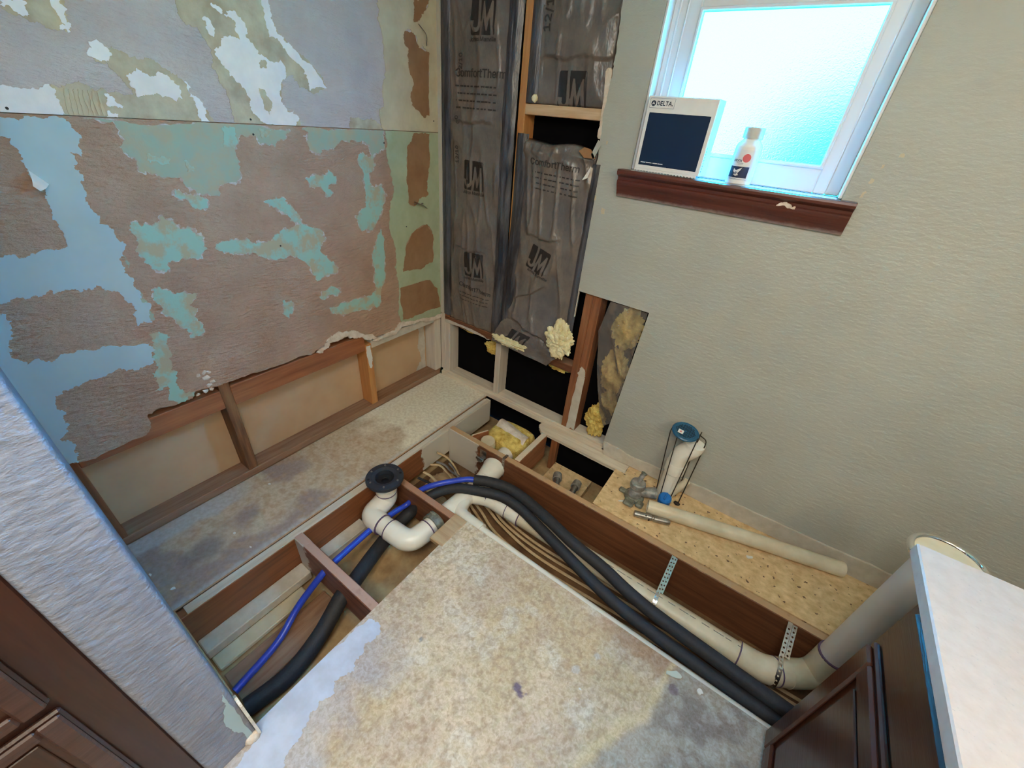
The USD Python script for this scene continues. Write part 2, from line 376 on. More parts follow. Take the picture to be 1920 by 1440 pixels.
# window pane: obscured glass - rough refraction plus a diffuse through-glow
usdkit.material(stage, '/World/Looks/obscure_glass', {
    'g': ('geometry', {}), 'n': ('noise_texture', {'scale': 260.0, 'detail': 2.0}), 'b': ('bump', {'strength': 0.8, 'distance': 0.003}),
    't': ('translucent_bsdf', {'color': (0.45, 0.95, 0.88)}), 'r': ('refraction_bsdf', {'color': (0.50, 0.97, 0.88), 'roughness': 0.30, 'IOR': 1.35}),
    'x': ('mix_closure', {'fac': 0.10})},
    [('g.position', 'n.vector'), ('n.fac', 'b.height'), ('b.normal', 'r.normal'), ('b.normal', 't.normal'), ('r.BSDF', 'x.closure1'), ('t.BSDF', 'x.closure2')], surface='x.closure')
MAT['obscure_glass'] = UsdShade.Material.Get(stage, '/World/Looks/obscure_glass')
usdkit.material(stage, '/World/Looks/clear_film', {
    'g': ('geometry', {}), 'n': ('noise_texture', {'scale': 30.0, 'detail': 3.0}), 'b': ('bump', {'strength': 0.5, 'distance': 0.004}),
    't': ('transparent_bsdf', {'color': (0.97, 0.96, 0.94)}), 'r': ('glossy_bsdf', {'color': (0.9, 0.9, 0.9), 'roughness': 0.12}),
    'd': ('diffuse_bsdf', {'color': (0.62, 0.54, 0.46)}), 'f': ('fresnel', {'IOR': 1.45}), 'x': ('mix_closure', {}), 'y': ('mix_closure', {'fac': 0.12})},
    [('g.position', 'n.vector'), ('n.fac', 'b.height'), ('b.normal', 'r.normal'), ('f.fac', 'x.fac'), ('t.BSDF', 'x.closure1'), ('r.BSDF', 'x.closure2'),
     ('x.closure', 'y.closure1'), ('d.BSDF', 'y.closure2')], surface='y.closure')
MAT['clear_film'] = UsdShade.Material.Get(stage, '/World/Looks/clear_film')

# ================================================================== left wall
WL = thing('wall_left', 'left wall of torn drywall over bare studs', 'wall', kind='structure')
seam = [(-150, 213), (113, 219.5), (333, 228), (543, 236), (827, 247)]
low_edge = [(120, 878), (147, 868), (205, 845), (275, 815), (283, 803), (277, 777), (300, 764), (340, 753), (352, 751), (363, 742), (372, 733), (410, 724), (425, 718), (470, 701), (500, 693), (560, 669),
            (590, 661), (610, 646), (615, 638), (640, 627), (660, 623), (690, 631), (703, 632), (740, 621), (745, 609), (800, 598), (829, 588)]
sl = pxpoly(seam, 'x', 0.0); le = pxpoly(low_edge, 'x', 0.0)
ZS = float(np.mean([p[1] for p in sl[1:]]))
lower = Polygon(list(jag([(p[0], p[1]) for p in le], 0.004, 3, False, 3)) + [(0.0, ZS), (-1.80, ZS), (-1.80, 0.436)])
part(WL, 'drywall_sheet', extrude(lower, 0.0127, 'x', -0.0127), 'paper_brown', 20, 'brown torn sheet below the seam')
part(WL, 'drywall_sheet', extrude(sbox(-1.80, ZS + 0.0015, 0.0, 2.4), 0.0120, 'x', -0.0127), 'paper_taupe', 20, 'grey taupe sheet above the seam')
def patch(px, material, t=0.0012, amp=0.010, seed=0, label=None, lowcut=None, name='torn_paper', rim=False):
    t = t + 0.00006 * (seed % 17)      # no two layers share a surface
    P = Polygon(jag(pxpoly(px, 'x', 0.0), amp, 5, True, seed)).buffer(0)
    P = P.intersection(sbox(-1.80, 0.3, -0.0005, 2.4))
    if lowcut == 'low': P = P.intersection(lower.buffer(0.002)).intersection(sbox(-2, 0, 0.1, ZS - 0.001))
    if lowcut == 'up': P = P.intersection(sbox(-2, ZS + 0.002, 0.1, 2.4))
    if P.is_empty: return
    if rim:
        for h, g in enumerate(polys(P)):
            R = Polygon(jag(list(g.buffer(0.0022).simplify(0.004).exterior.coords)[:-1], 0.006, 4, True, seed + 300 + h)).buffer(0).intersection(sbox(-1.80, 0.3, -0.0005, ZS - 0.002)).intersection(lower.buffer(0.001))
            if not R.is_empty: part(WL, 'torn_rim', extrude(R, 0.00085 + 0.00002 * (seed % 13), 'x', -0.0006), 'rim_pale', 20)
    part(WL, name, extrude(P, t, 'x', -0.0006), material, 20, label)
# above the seam: tan glue coats, then white compound on top of them
for i, q in enumerate([
    [(0, 8), (40, 30), (75, 42), (105, 56), (132, 60), (122, 30), (117, -6), (0, -6)],
    [(163, 97), (172, 90), (195, 87), (215, 92), (240, 103), (275, 108), (290, 117), (310, 128), (335, 135), (348, 155), (365, 185), (385, 205), (404, 240), (100, 230), (95, 157), (130, 157), (170, 165), (215, 173), (250, 177), (235, 157), (222, 143), (200, 118), (175, 109)],
    [(323, -6), (335, 30), (360, 50), (385, 75), (400, 110), (408, 140), (425, 170), (435, 210), (445, 242), (560, 242), (562, 222), (545, 210), (530, 195), (527, 170), (535, 145), (548, 140), (560, 160), (580, 172), (613, 165), (605, 145), (580, 115), (550, 95), (530, 70), (515, 50), (505, 25), (500, -6)],
    [(657, 220), (680, 224), (700, 225), (716, 234), (715, 250), (658, 250)]]):
    patch(q, 'compound_tan', 0.0012, 0.006, 40 + i, 'tan glue coat', 'up', 'glue_coat')
for i, q in enumerate([
    [(0, -6), (40, -6), (55, 28), (30, 22), (0, 10)], [(90, -6), (117, -6), (120, 25), (132, 60), (113, 56), (110, 30)],
    [(-90, 150), (0, 160), (90, 157), (105, 170), (115, 200), (130, 230), (-90, 230)],
    [(163, 97), (172, 90), (195, 87), (215, 97), (205, 108), (195, 113), (178, 109)],
    [(237, 140), (255, 127), (270, 137), (300, 136), (320, 150), (342, 186), (310, 180), (280, 178), (255, 180), (250, 165)],
    [(333, 134), (345, 155), (360, 180), (385, 205), (403, 240), (378, 240), (370, 210), (365, 190), (350, 160)],
    [(190, 172), (210, 180), (230, 203), (200, 198)], [(200, 208), (220, 213), (220, 222), (200, 220)],
    [(380, 38), (395, 40), (400, 70), (390, 60)],
    [(415, 75), (427, 67), (450, 75), (478, 90), (500, 110), (525, 112), (535, 135), (530, 150), (525, 170), (530, 195), (545, 210), (561, 222), (555, 236), (500, 233), (470, 205), (465, 180), (440, 150), (425, 130), (405, 105), (410, 90)],
    [(395, 5), (410, 12), (425, 28), (440, 20), (455, 40), (460, 65), (480, 95), (465, 90), (448, 80), (440, 40), (425, 33), (400, 15)],
    [(490, -6), (500, -6), (510, 40), (523, 65), (540, 80), (565, 110), (590, 130), (613, 165), (580, 172), (575, 140), (560, 120), (535, 95), (520, 72), (505, 70), (495, 30)]]):
    patch(q, 'compound_white', 0.0024, 0.006, 60 + i, 'white compound', 'up', 'white_compound')
for i, q in enumerate([[(485, 170), (495, 168), (510, 195), (505, 215), (495, 205)], [(488, 115), (497, 113), (497, 128), (488, 128)]]):
    patch(q, 'compound_tan', 0.0032, 0.004, 80 + i, 'tan glue coat', 'up', 'glue_coat')
# below the seam: blue skim coat, green face paper
B = [
 ([(-90, 215), (0, 219), (120, 222), (135, 240), (155, 295), (130, 286), (138, 310), (150, 340), (165, 380), (185, 420), (215, 440), (230, 480), (245, 520), (262, 560), (285, 602), (260, 612), (253, 585), (243, 568), (222, 547), (195, 540), (170, 543), (150, 548), (100, 552), (60, 556), (0, 570), (-90, 585), (-90, 500), (0, 483), (60, 475), (128, 462), (110, 420), (85, 370), (60, 335), (40, 290), (20, 260), (0, 253), (-90, 240)], 'paint_blue', 'pale blue skim coat'),
 ([(-90, 560), (0, 575), (12, 590), (22, 615), (15, 650), (25, 672), (50, 683), (100, 677), (180, 657), (280, 644), (290, 655), (288, 678), (250, 690), (200, 703), (150, 722), (118, 738), (104, 752), (108, 768), (118, 782), (130, 797), (128, 808), (113, 825), (138, 832), (142, 850), (146, 868), (120, 880), (-90, 700)], 'paint_blue', 'pale blue skim coat'),
 ([(278, 625), (305, 625), (310, 645), (322, 680), (330, 705), (335, 725), (345, 735), (360, 735), (366, 742), (350, 753), (330, 753), (318, 735), (290, 735), (298, 725), (285, 700), (297, 690), (287, 655)], 'paper_cyan', 'grey green strip of face paper'),
 ([(228, 478), (236, 482), (262, 545), (290, 600), (280, 606), (262, 560), (243, 515)], 'paper_green', 'green ridge along the blue coat'),
 ([(140, 222), (215, 230), (225, 275), (245, 295), (270, 325), (300, 330), (325, 333), (345, 345), (362, 355), (375, 362), (413, 367), (415, 345), (450, 335), (440, 280), (447, 265), (475, 255), (500, 270), (515, 275), (535, 255), (560, 240), (400, 228)], 'paper_green', 'dull green face paper'),
 ([(566, 240), (640, 243), (700, 245), (720, 245), (722, 280), (700, 290), (690, 270), (660, 262), (640, 262), (610, 280), (590, 285), (575, 265)], 'paper_green', 'dull green face paper'),
 ([(325, 355), (345, 365), (370, 365), (388, 378), (390, 390), (360, 388), (340, 375)], 'paper_cyan', None),
 ([(572, 335), (600, 330), (615, 318), (630, 330), (620, 345), (622, 365), (612, 370), (600, 350), (580, 345)], 'paper_cyan', None),
 ([(250, 440), (265, 425), (290, 418), (325, 412), (345, 430), (370, 440), (383, 470), (380, 485), (340, 485), (320, 490), (290, 505), (270, 490), (258, 465)], 'paper_cyan', None),
 ([(405, 460), (450, 450), (470, 455), (500, 455), (515, 440), (540, 430), (565, 420), (600, 430), (610, 450), (600, 470), (625, 490), (635, 510), (600, 525), (585, 510), (570, 490), (540, 480), (510, 485), (480, 475), (430, 475), (410, 470)], 'paper_cyan', None),
 ([(495, 378), (525, 372), (545, 385), (565, 420), (545, 415), (525, 395)], 'paper_cyan', None),
 ([(285, 542), (300, 538), (315, 545), (370, 550), (368, 560), (355, 570), (362, 590), (380, 615), (378, 630), (360, 633), (350, 615), (330, 605), (308, 590), (295, 570)], 'paper_cyan', None),
 ([(528, 565), (545, 562), (548, 580), (540, 597), (530, 588)], 'paper_cyan', None), ([(600, 555), (630, 540), (637, 545), (632, 555), (605, 562)], 'paper_cyan', None),
 ([(618, 578), (640, 568), (690, 555), (705, 545), (702, 500), (700, 470), (708, 440), (715, 430), (722, 480), (720, 530), (710, 575), (680, 580), (640, 590)], 'paper_cyan', None),
 ([(670, 300), (680, 285), (700, 290), (703, 310), (690, 325), (695, 350), (715, 345), (722, 370), (715, 400), (700, 430), (680, 435), (668, 410), (675, 395), (685, 370), (683, 330)], 'paper_cyan', None)]
for i, (q, m, lb) in enumerate(B):
    patch(q, m, 0.0012 + 0.0001 * (i % 3), 0.008, 100 + i, lb or 'pale cyan green face paper', 'low', rim=i >= 4)
for i, q in enumerate([[(272, 290), (295, 294), (320, 298), (318, 308), (280, 305)], [(415, 240), (440, 240), (440, 278), (420, 275)], [(345, 300), (362, 312), (365, 325), (350, 322)], [(482, 242), (508, 243), (505, 257), (488, 257)]]):
    patch(q, 'paper_cyan', 0.0022, 0.005, 130 + i, 'pale cyan face paper', 'low')
for k in range(8):                                             # comb ridges left in the glue
    x = 118 + 9 * k; patch([(x, 166 + k * .8), (x + 3, 166 + k * .8), (x + 16, 216), (x + 12, 216)], 'compound_cream', 0.0026, 0.0015, 230 + k, 'comb ridge in the glue', 'up', 'glue_ridge')
q0, q1, q2 = at(52, 318, 'x', 0.001), at(92, 345, 'x', 0.001), at(66, 352, 'x', 0.030)
cu = grid(lambda u, v: (q0 + (q1 - q0) * u[..., None]) * (1 - v[..., None]) + v[..., None] * (q2 + (q1 - q0) * 0.35 * (u[..., None] - .3)) + np.array([0.012, 0, 0]) * np.sin(np.pi * v)[..., None], 8, 8)
part(WL, 'curled_flap', cu, 'compound_white', True, 'white curl of paper peeling off the blue coat')
# taped inside corner at the right end of this wall, with patches pulled off it
holes_up = [[(775, -6), (807, -6), (797, 20), (787, 37), (775, 43)], [(757, 60), (775, 62), (785, 90), (805, 100), (805, 218), (795, 222), (775, 200), (770, 185), (775, 160), (765, 120), (765, 95), (757, 75)]]
holes_dn = [[(763, 275), (775, 250), (805, 250), (806, 300), (800, 340), (803, 365), (780, 385), (765, 380), (763, 320)], [(760, 470), (775, 435), (800, 420), (812, 440), (812, 490), (790, 505), (755, 510)], [(750, 540), (805, 525), (820, 540), (826, 575), (770, 597), (755, 600)]]
colu = [(708, -6), (712, 50), (718, 100), (722, 125), (717, 160), (720, 200), (713, 230), (718, 252), (834, 252), (834, -6)]
cold = [(720, 240), (722, 245), (725, 290), (733, 330), (737, 370), (730, 400), (738, 450), (742, 480), (740, 500), (743, 515), (748, 560), (752, 604), (829, 590), (834, 240)]
for q, hs, m, lb, cut in ((colu, holes_up, 'compound_cream', 'cream taped corner band', sbox(-2, ZS + 0.002, 0.0, 2.4)), (cold, holes_dn, 'tape_green', 'pale green taped corner band', sbox(-2, 0, 0.0, ZS - 0.001))):
    P = Polygon(jag(pxpoly(q, 'x', 0.0), 0.008, 5, True, 150)).buffer(0).intersection(cut)
    if m == 'tape_green': P = P.intersection(lower.buffer(0.002))
    H = unary_union([Polygon(jag(pxpoly(h, 'x', 0.0), 0.006, 5, True, 160 + i)).buffer(0) for i, h in enumerate(hs)])
    part(WL, 'corner_tape', extrude(P.difference(H), 0.0030, 'x', -0.0006), m, 20, lb)
    for i, h in enumerate(hs):
        part(WL, 'torn_paper', extrude(Polygon(jag(pxpoly(h, 'x', 0.0), 0.004, 4, True, 180 + i)).buffer(0.004).intersection(cut).intersection(sbox(-2, 0, 0, 2.4)), 0.0009, 'x', -0.0006), 'hole_brown', 20, 'brown paper core showing through the taped band')
# crumbled gypsum along the cut
for i, q in enumerate([[(598, 657), (610, 643), (616, 634), (626, 626), (640, 624), (650, 620), (668, 621), (684, 628), (702, 630), (701, 636), (686, 637), (672, 633), (655, 634), (645, 631), (632, 640), (624, 640), (616, 650), (604, 662)],
                       [(704, 634), (722, 626), (740, 619), (747, 605), (775, 602), (800, 595), (828, 586), (828, 594), (800, 603), (775, 608), (752, 614), (742, 626), (722, 632), (706, 641)]]):
    part(WL, 'torn_gypsum', extrude(Polygon(jag(pxpoly(q, 'x', 0.0), 0.006, 4, True, 210 + i)).buffer(0), 0.013, 'x', -0.010), 'gypsum', 20, 'crumbled white edge of the cut drywall')
    for k in range(0, len(q) // 2, 2):
        c = at(q[k][0], q[k][1] + 3, 'x', -0.002); part(WL, 'gypsum_chunk', chunk(c, (0.010, 0.020, 0.010), 50 * i + k), 'gypsum', 20)
for i, (x, y, s) in enumerate([(372, 704, .010), (381, 699, .013), (390, 697, .011), (388, 708, .014), (398, 716, .012), (392, 722, .012), (384, 733, .012), (397, 729, .010), (372, 740, .010)]):
    c = at(x, y, 'x', 0.0); part(WL, 'gypsum_chunk', chunk(c, (0.008, s * 1.2, s * 0.9), 30 + i), 'gypsum', 20)
for (a, b) in (((785, 45), (800, 85)), ((777, 378), (800, 390)), ((776, 382), (792, 381))):   # bent tape flaps
    p, q = at(*a, 'x', 0.003), at(*b, 'x', 0.003); mid = (p + q) / 2 + [0.022, 0, 0]
    part(WL, 'tape_flap', tube(spline([p, mid, q], 5), 0.006, 6, flat=0.25), 'cable_grey', 30)
# bare framing below the cut
for (y0, y1, m, z1, lb) in ((-1.812, -1.767, 'stud_z', 0.47, 'dark stud in the corner by the partition'), (-1.300, -1.259, 'stud_old', 0.545, 'old stud with a dark knotty side'), (-0.580, -0.540, 'stud_orange', 0.44, 'orange brown stud with a white paint drip'), (-0.045, 0.0134, 'stud_white', 0.425, 'white painted corner stud')):
    part(WL, 'stud', bx(-0.103, -0.0135, y0, y1, 0.0385, z1), m, label=lb)
part(WL, 'blocking', bx(-0.052, -0.0136, -1.767, -1.300, 0.412, 0.500), 'blocking_y'); part(WL, 'blocking', bx(-0.052, -0.0136, -1.259, -0.580, 0.408, 0.506), 'blocking_y')
part(WL, 'blocking', bx(-0.052, -0.0136, -0.540, -0.045, 0.408, 0.455), 'bare_white', label='white painted length of blocking')
dr = [(-0.574, 0.43), (-0.548, 0.43), (-0.544, 0.36), (-0.55, 0.30), (-0.556, 0.283), (-0.566, 0.29), (-0.572, 0.34)]
part(WL, 'paint_drip', extrude(Polygon(jag(dr, 0.003, 4)), 0.0025, 'x', -0.0138), 'chip_white', 20, 'white drip on the orange stud')
part(WL, 'sole_plate', bx(-0.104, -0.0136, -1.90, 0.0, 0.0, 0.038), 'plate_y')
mat('plate_wash', lin(222, 210, 184), lin(196, 178, 150), 30, rough=0.8, bump=0.3)
part(WL, 'far_drywall', bx(-0.118, -0.105, -4.2, 0.115, -0.26, 2.4), 'far_drywall', label='tan back of the drywall beyond the studs')
part(WL, 'paint_smear', extrude(Polygon(jag([(-0.045, 0.02), (-0.045, 0.41), (-0.10, 0.41), (-0.11, 0.25), (-0.09, 0.1), (-0.14, 0.04)], 0.01, 4)), 0.001, 'x', -0.1045), 'bare_white', 20)
# fine nail heads
for i, (x, y) in enumerate([(526, 461), (13, 203), (470, 224), (475, 252), (813, 227), (762, 425), (720, 268)]):
    part(WL, 'nail_head', lathe([(0, 0), (0.0035, 0), (0.003, 0.0015), (0, 0.002)], at(x, y, 'x', 0.002), (1, 0, 0), 8), 'black')

# ================================================================== window wall
WB = thing('wall_back', 'pale grey green painted wall with a window and a ragged cut-out', 'wall', kind='structure')
X0, X1, Z0, Z1 = 1.062, 1.782, 1.418, 2.06     # window opening
cut_px = [(1172, -40), (1168, 0), (1161, 60), (1150, 120), (1143, 160), (1133, 205), (1128, 250), (1122, 290), (1112, 345), (1105, 380), (1097, 430), (1089, 490), (1086, 520), (1083, 545)]
edge = [at(x, y, 'y', 0.0)[[0, 2]] for x, y in cut_px]
edge = [(0.905, 2.4)] + [tuple(e) for e in edge]
edge = list(map(tuple, jag(edge, 0.0035, 3, False, 5)))
outl = edge + [(0.934, 0.873), (1.290, 0.870), (1.270, 0.55), (1.243, 0.073), (1.243, 0.02), (2.95, 0.02), (2.95, 2.4)]
wallpoly = Polygon(outl).buffer(0).difference(sbox(X0, Z0, X1, Z1))
part(WB, 'drywall_sheet', extrude(wallpoly, 0.0127, 'y', 0.0), 'wall_paint', 20)
# torn white gypsum core showing along the cut
band = LineString([at(x, y, 'y', 0.0)[[0, 2]] for x, y in [(1146, 150), (1138, 185), (1131, 215), (1127, 250)]])
for i, (a, b, w, t) in enumerate([((1141, 135), (1130, 232), 0.014, .010), ((1128, 238), (1124, 255), 0.010, .012), ((1108, 318), (1103, 350), 0.008, .012)]):
    ln = LineString([at(*a, 'y', 0)[[0, 2]], at(*b, 'y', 0)[[0, 2]]]).buffer(w)
    part(WB, 'torn_gypsum', extrude(Polygon(jag(list(ln.exterior.coords)[::4], 0.006, 4, True, i)).buffer(0), t, 'y', 0.0125, -1), 'gypsum', 20, 'crumbled white edge of the cut drywall')
for i, (q, m) in enumerate([([(1128, 270), (1112, 300), (1108, 290), (1122, 262)], 'wall_paint'), ([(1108, 312), (1091, 338), (1101, 334), (1107, 320)], 'chip_white'), ([(1085, 283), (1096, 276), (1108, 280), (1116, 298), (1095, 296)], 'hole_brown')]):
    part(WB, 'torn_flap', extrude(Polygon(pxpoly(q, 'y', -0.02)).buffer(0), 0.0015, 'y', -0.02), m, 20)
for i, (x, y, s) in enumerate([(1138, 268, .006), (1131, 397, .012), (1115, 372, .01), (1690, 292, .006), (1655, 312, .005), (1633, 340, .007), (1618, 367, .008)]):
    c = at(x, y, 'y', 0)[[0, 2]]
    part(WB, 'paint_scuff', extrude(Polygon(jag([(c[0] - s * .6, c[1] - s), (c[0] + s * .6, c[1] - s * .8), (c[0] + s * .7, c[1] + s), (c[0] - s * .5, c[1] + s * 1.2)], s * .3, 3, True, i)).buffer(0), 0.0008, 'y', 0.0, -1), 'compound_cream', 20)
# white strips of drywall edge
part(WB, 'drywall_edge', bx(0.928, 0.9335, 0.001, 0.0125, 0.735, 0.873, 0.001), 'bare_white', label='white strip hanging at the corner of the cut')
part(WB, 'corner_bead', bx(-0.0005, 0.022, 0.0, 0.0127, 0.468, 2.4, 0.001), 'room_paint', label='narrow strip of drywall left in the corner')
# framing in the cut-out
part(WB, 'stud', bx(0.482, 0.518, 0.0135, 0.1, 0.4485, 2.4), 'stud_orange', label='bare orange stud between the insulation')
part(WB, 'stud', bx(0.905, 0.942, 0.0135, 0.1, 0.95, 2.4), 'stud_z')
part(WB, 'stud', bx(0.965, 1.006, 0.0135, 0.1, 0.040, 2.4), 'stud_z', label='reddish stud at the low cut')
part(WB, 'stud', bx(1.0065, 1.052, 0.0135, 0.1, 0.040, 2.4), 'stud_z', label='reddish stud with a white painted foot')
part(WB, 'paint_smear', extrude(Polygon(jag([(1.0, 0.042), (1.056, 0.042), (1.055, 0.41), (1.045, 0.45), (1.02, 0.47), (1.01, 0.40)], 0.006, 4, True, 3)).buffer(0).intersection(sbox(1.0, 0.04, 1.052, 1)), 0.002, 'y', 0.0136, -1), 'bare_white', 20, 'white paint on the stud foot')
part(WB, 'stud', bx(-0.0133, 0.0232, 0.0136, 0.1, 0.041, 0.466), 'stud_white', label='white painted post in the corner')
part(WB, 'stud', bx(0.0235, 0.068, 0.0135, 0.1, 0.0405, 0.405), 'stud_white', label='white painted corner stud')
part(WB, 'stud', bx(0.0235, 0.062, 0.0135, 0.1, 0.44, 2.4), 'stud_z')
part(WB, 'stud', bx(0.446, 0.4865, 0.0135, 0.1, 0.0405, 0.405), 'stud_white', label='white painted short stud')
part(WB, 'blocking', bx(0.5185, 0.9045, 0.0135, 0.1, 1.572, 1.612), 'pine_x', label='pale pine block between studs')
part(WB, 'blocking', bx(0.0235, 0.9645, 0.0135, 0.085, 0.4055, 0.448), 'joist_plain_x', label='reddish horizontal block over the dark voids')
part(WB, 'paint_smear', extrude(Polygon(jag([(0.03, 0.406), (0.36, 0.406), (0.40, 0.41), (0.30, 0.425), (0.03, 0.428)], 0.004, 5, True, 3)).buffer(0), 0.0015, 'y', 0.0136, -1), 'bare_white', 20, 'white paint along the block')
part(WB, 'sole_plate', bx(0.0, 1.30, 0.0135, 0.1, 0.0, 0.040), 'plate_white_x', label='white washed bottom plate')
part(WB, 'sole_plate', bx(0.0, 1.26, 0.0, 0.0133, -0.005, 0.030), 'plate_white_x', label='white washed nailing strip')
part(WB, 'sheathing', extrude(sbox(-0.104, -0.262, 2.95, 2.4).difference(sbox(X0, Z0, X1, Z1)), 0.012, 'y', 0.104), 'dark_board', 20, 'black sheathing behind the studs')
# white board left along the foot of the wall
TB = thing('baseboard_back', 'white painted board strip along the foot of the window wall', 'baseboard', kind='structure')
tb = [at(*q, 'y', -0.012)[[0, 2]] for q in [(1127, 842), (1133, 826), (1160, 838), (1180, 857), (1290, 905), (1430, 965), (1620, 1042), (1672, 1080), (1660, 1105), (1590, 1073), (1300, 930)]]
xs = [t[0] for t in tb]
part(TB, 'board', extrude(Polygon(jag([(1.262, 0.0005), (1.245, 0.078), (1.34, 0.082), (1.44, 0.070), (1.72, 0.083), (2.0, 0.088), (2.43, 0.10), (2.60, 0.10), (2.60, 0.0005), (2.43, 0.0005), (1.8, 0.0005)], 0.003, 4, True, 9)).buffer(0), 0.011, 'y', -0.0005, -1), 'bare_white', 20)
part(TB, 'board_stub', bx(1.262, 1.30, -0.0105, -0.0006, 0.0, 0.010), 'bare_white')

# ------------------------------------------------------------------ window
W = thing('window_1', 'square window of obscured glass in a white frame above a brown sill', 'window', (1.42, 0.05, 1.42), kind='structure')
gx0, gx1, gz0, gz1 = 1.172, 1.690, 1.499, 1.907
fr = sbox(X0 + .001, Z0 + .001, X1 - .001, Z1 - .001).difference(sbox(gx0, gz0, gx1, gz1))
def frame_bar(x0, x1, z0, z1, y0, y1, b=0.003): return bx(x0, x1, y0, y1, z0, z1, b)
part(W, 'jamb', frame_bar(X0 + .0005, X0 + .012, Z0 + .002, Z1 - .001, 0.0005, 0.104), 'window_white'); part(W, 'jamb', frame_bar(X1 - .012, X1 - .0005, Z0 + .002, Z1 - .001, 0.0005, 0.104), 'window_white')
part(W, 'jamb', frame_bar(X0 + .012, X1 - .012, Z1 - .014, Z1 - .001, 0.0005, 0.104), 'window_white')
part(W, 'sash_frame', cat([frame_bar(X0 + .012, gx0 - .004, Z0 + .004, Z1 - .014, 0.050, 0.10), frame_bar(gx1 + .004, gx1 + .040, Z0 + .004, Z1 - .014, 0.050, 0.10), frame_bar(gx1 + .040, X1 - .012, Z0 + .004, Z1 - .014, 0.062, 0.10),
      frame_bar(gx0 - .004, gx1 + .004, Z0 + .004, gz0 - .004, 0.050, 0.10), frame_bar(gx0 - .004, gx1 + .004, gz1 + .004, Z1 - .014, 0.050, 0.10)]), 'window_white')
part(W, 'glazing_bead', cat([frame_bar(gx0 - .006, gx0 + .006, gz0 - .006, gz1 + .006, 0.044, 0.066), frame_bar(gx1 - .006, gx1 + .006, gz0 - .006, gz1 + .006, 0.044, 0.066), frame_bar(gx0, gx1, gz0 - .006, gz0 + .006, 0.044, 0.066), frame_bar(gx0, gx1, gz1 - .006, gz1 + .006, 0.044, 0.066)]), 'window_white')
part(W, 'frame_groove', cat([frame_bar(X0 + .030, X0 + .038, Z0 + .006, Z1 - .016, 0.044, 0.052), frame_bar(X0 + .058, X0 + .064, Z0 + .006, Z1 - .016, 0.045, 0.052)]), 'window_white')
pane = grid(lambda u, v: np.stack([gx0 + (gx1 - gx0) * u, 0.075 + 0 * u, gz0 + (gz1 - gz0) * v], -1), 2, 2)
part(W, 'pane', pane, 'obscure_glass', False)
# sill: profile in (y, z) swept along x
prof = [(0.050, 1.4185), (0.050, 1.404), (-0.001, 1.404), (-0.001, 1.318), (-0.012, 1.318), (-0.016, 1.326), (-0.018, 1.334), (-0.022, 1.345), (-0.032, 1.362), (-0.036, 1.372), (-0.036, 1.378), (-0.030, 1.382), (-0.032, 1.392), (-0.046, 1.398), (-0.052, 1.402), (-0.054, 1.410), (-0.052, 1.417), (-0.048, 1.419)]
sp = trimesh.creation.extrude_polygon(Polygon(prof), 1.826 - 1.028, engine='earcut'); v = np.array(sp.vertices)
sp = trimesh.Trimesh(np.c_[1.028 + v[:, 2], v[:, 0], v[:, 1]], sp.faces, process=False); sp.fix_normals()
sp = sp.slice_plane([1.5, 0.06, 0], [0, -1, 0], cap=False)
part(W, 'sill', sp, 'sill_wood', 25, 'dark brown moulded wooden sill')
part(W, 'sill_top', bx(X0 + .013, X1 - .013, -0.034, 0.0495, 1.4188, 1.4208, 0.0008), 'window_white', label='white painted top of the sill')
part(W, 'paint_chip', extrude(Polygon(jag([(1.612, 1.376), (1.66, 1.374), (1.668, 1.384), (1.64, 1.392), (1.62, 1.386)], 0.003, 4, True, 3)).buffer(0), 0.004, 'y', -0.034, -1), 'gypsum', 20)

# ================================================================== floor
F = thing('floor', 'floor cut open to the joists', 'floor', kind='structure')
def panel(shape, top, t, tintf, res=0.012, name='subfloor_panel', material='subfloor', label=None):
    """sheet with a fine top surface that carries its stains, plus its cut edges"""
    x0, y0, x1, y1 = shape.bounds; nx, ny = int((x1 - x0) / res) + 2, int((y1 - y0) / res) + 2
    m = grid(lambda u, v: np.stack([x0 + (x1 - x0) * u, y0 + (y1 - y0) * v, top + 0 * u], -1), nx, ny)
    side = trimesh.creation.extrude_polygon(shape, t - 0.0004, engine='earcut'); side.apply_translation([0, 0, top - t])
    vv = np.array(m.vertices)
    tt = tintf(vv[:, 0], vv[:, 1])
    ts = np.tile(np.array(lin(190, 150, 110)), (len(side.vertices), 1))
    both = trimesh.Trimesh(np.vstack([vv, side.vertices]), np.vstack([m.faces, side.faces + len(vv)]), process=False)
    return part(F, name, both, material, label=label, tint=np.vstack([tt, ts]))
def mixc(a, b, k): return a + (np.array(b) - a) * np.clip(k, 0, 1)[:, None]
def nz(x, y, s, seed=0, oc=4): return meshkit.fbm(np.stack([x * s, y * s, 0 * x], -1), oc, seed)
BASE_TAN = np.array(lin(224, 202, 172))
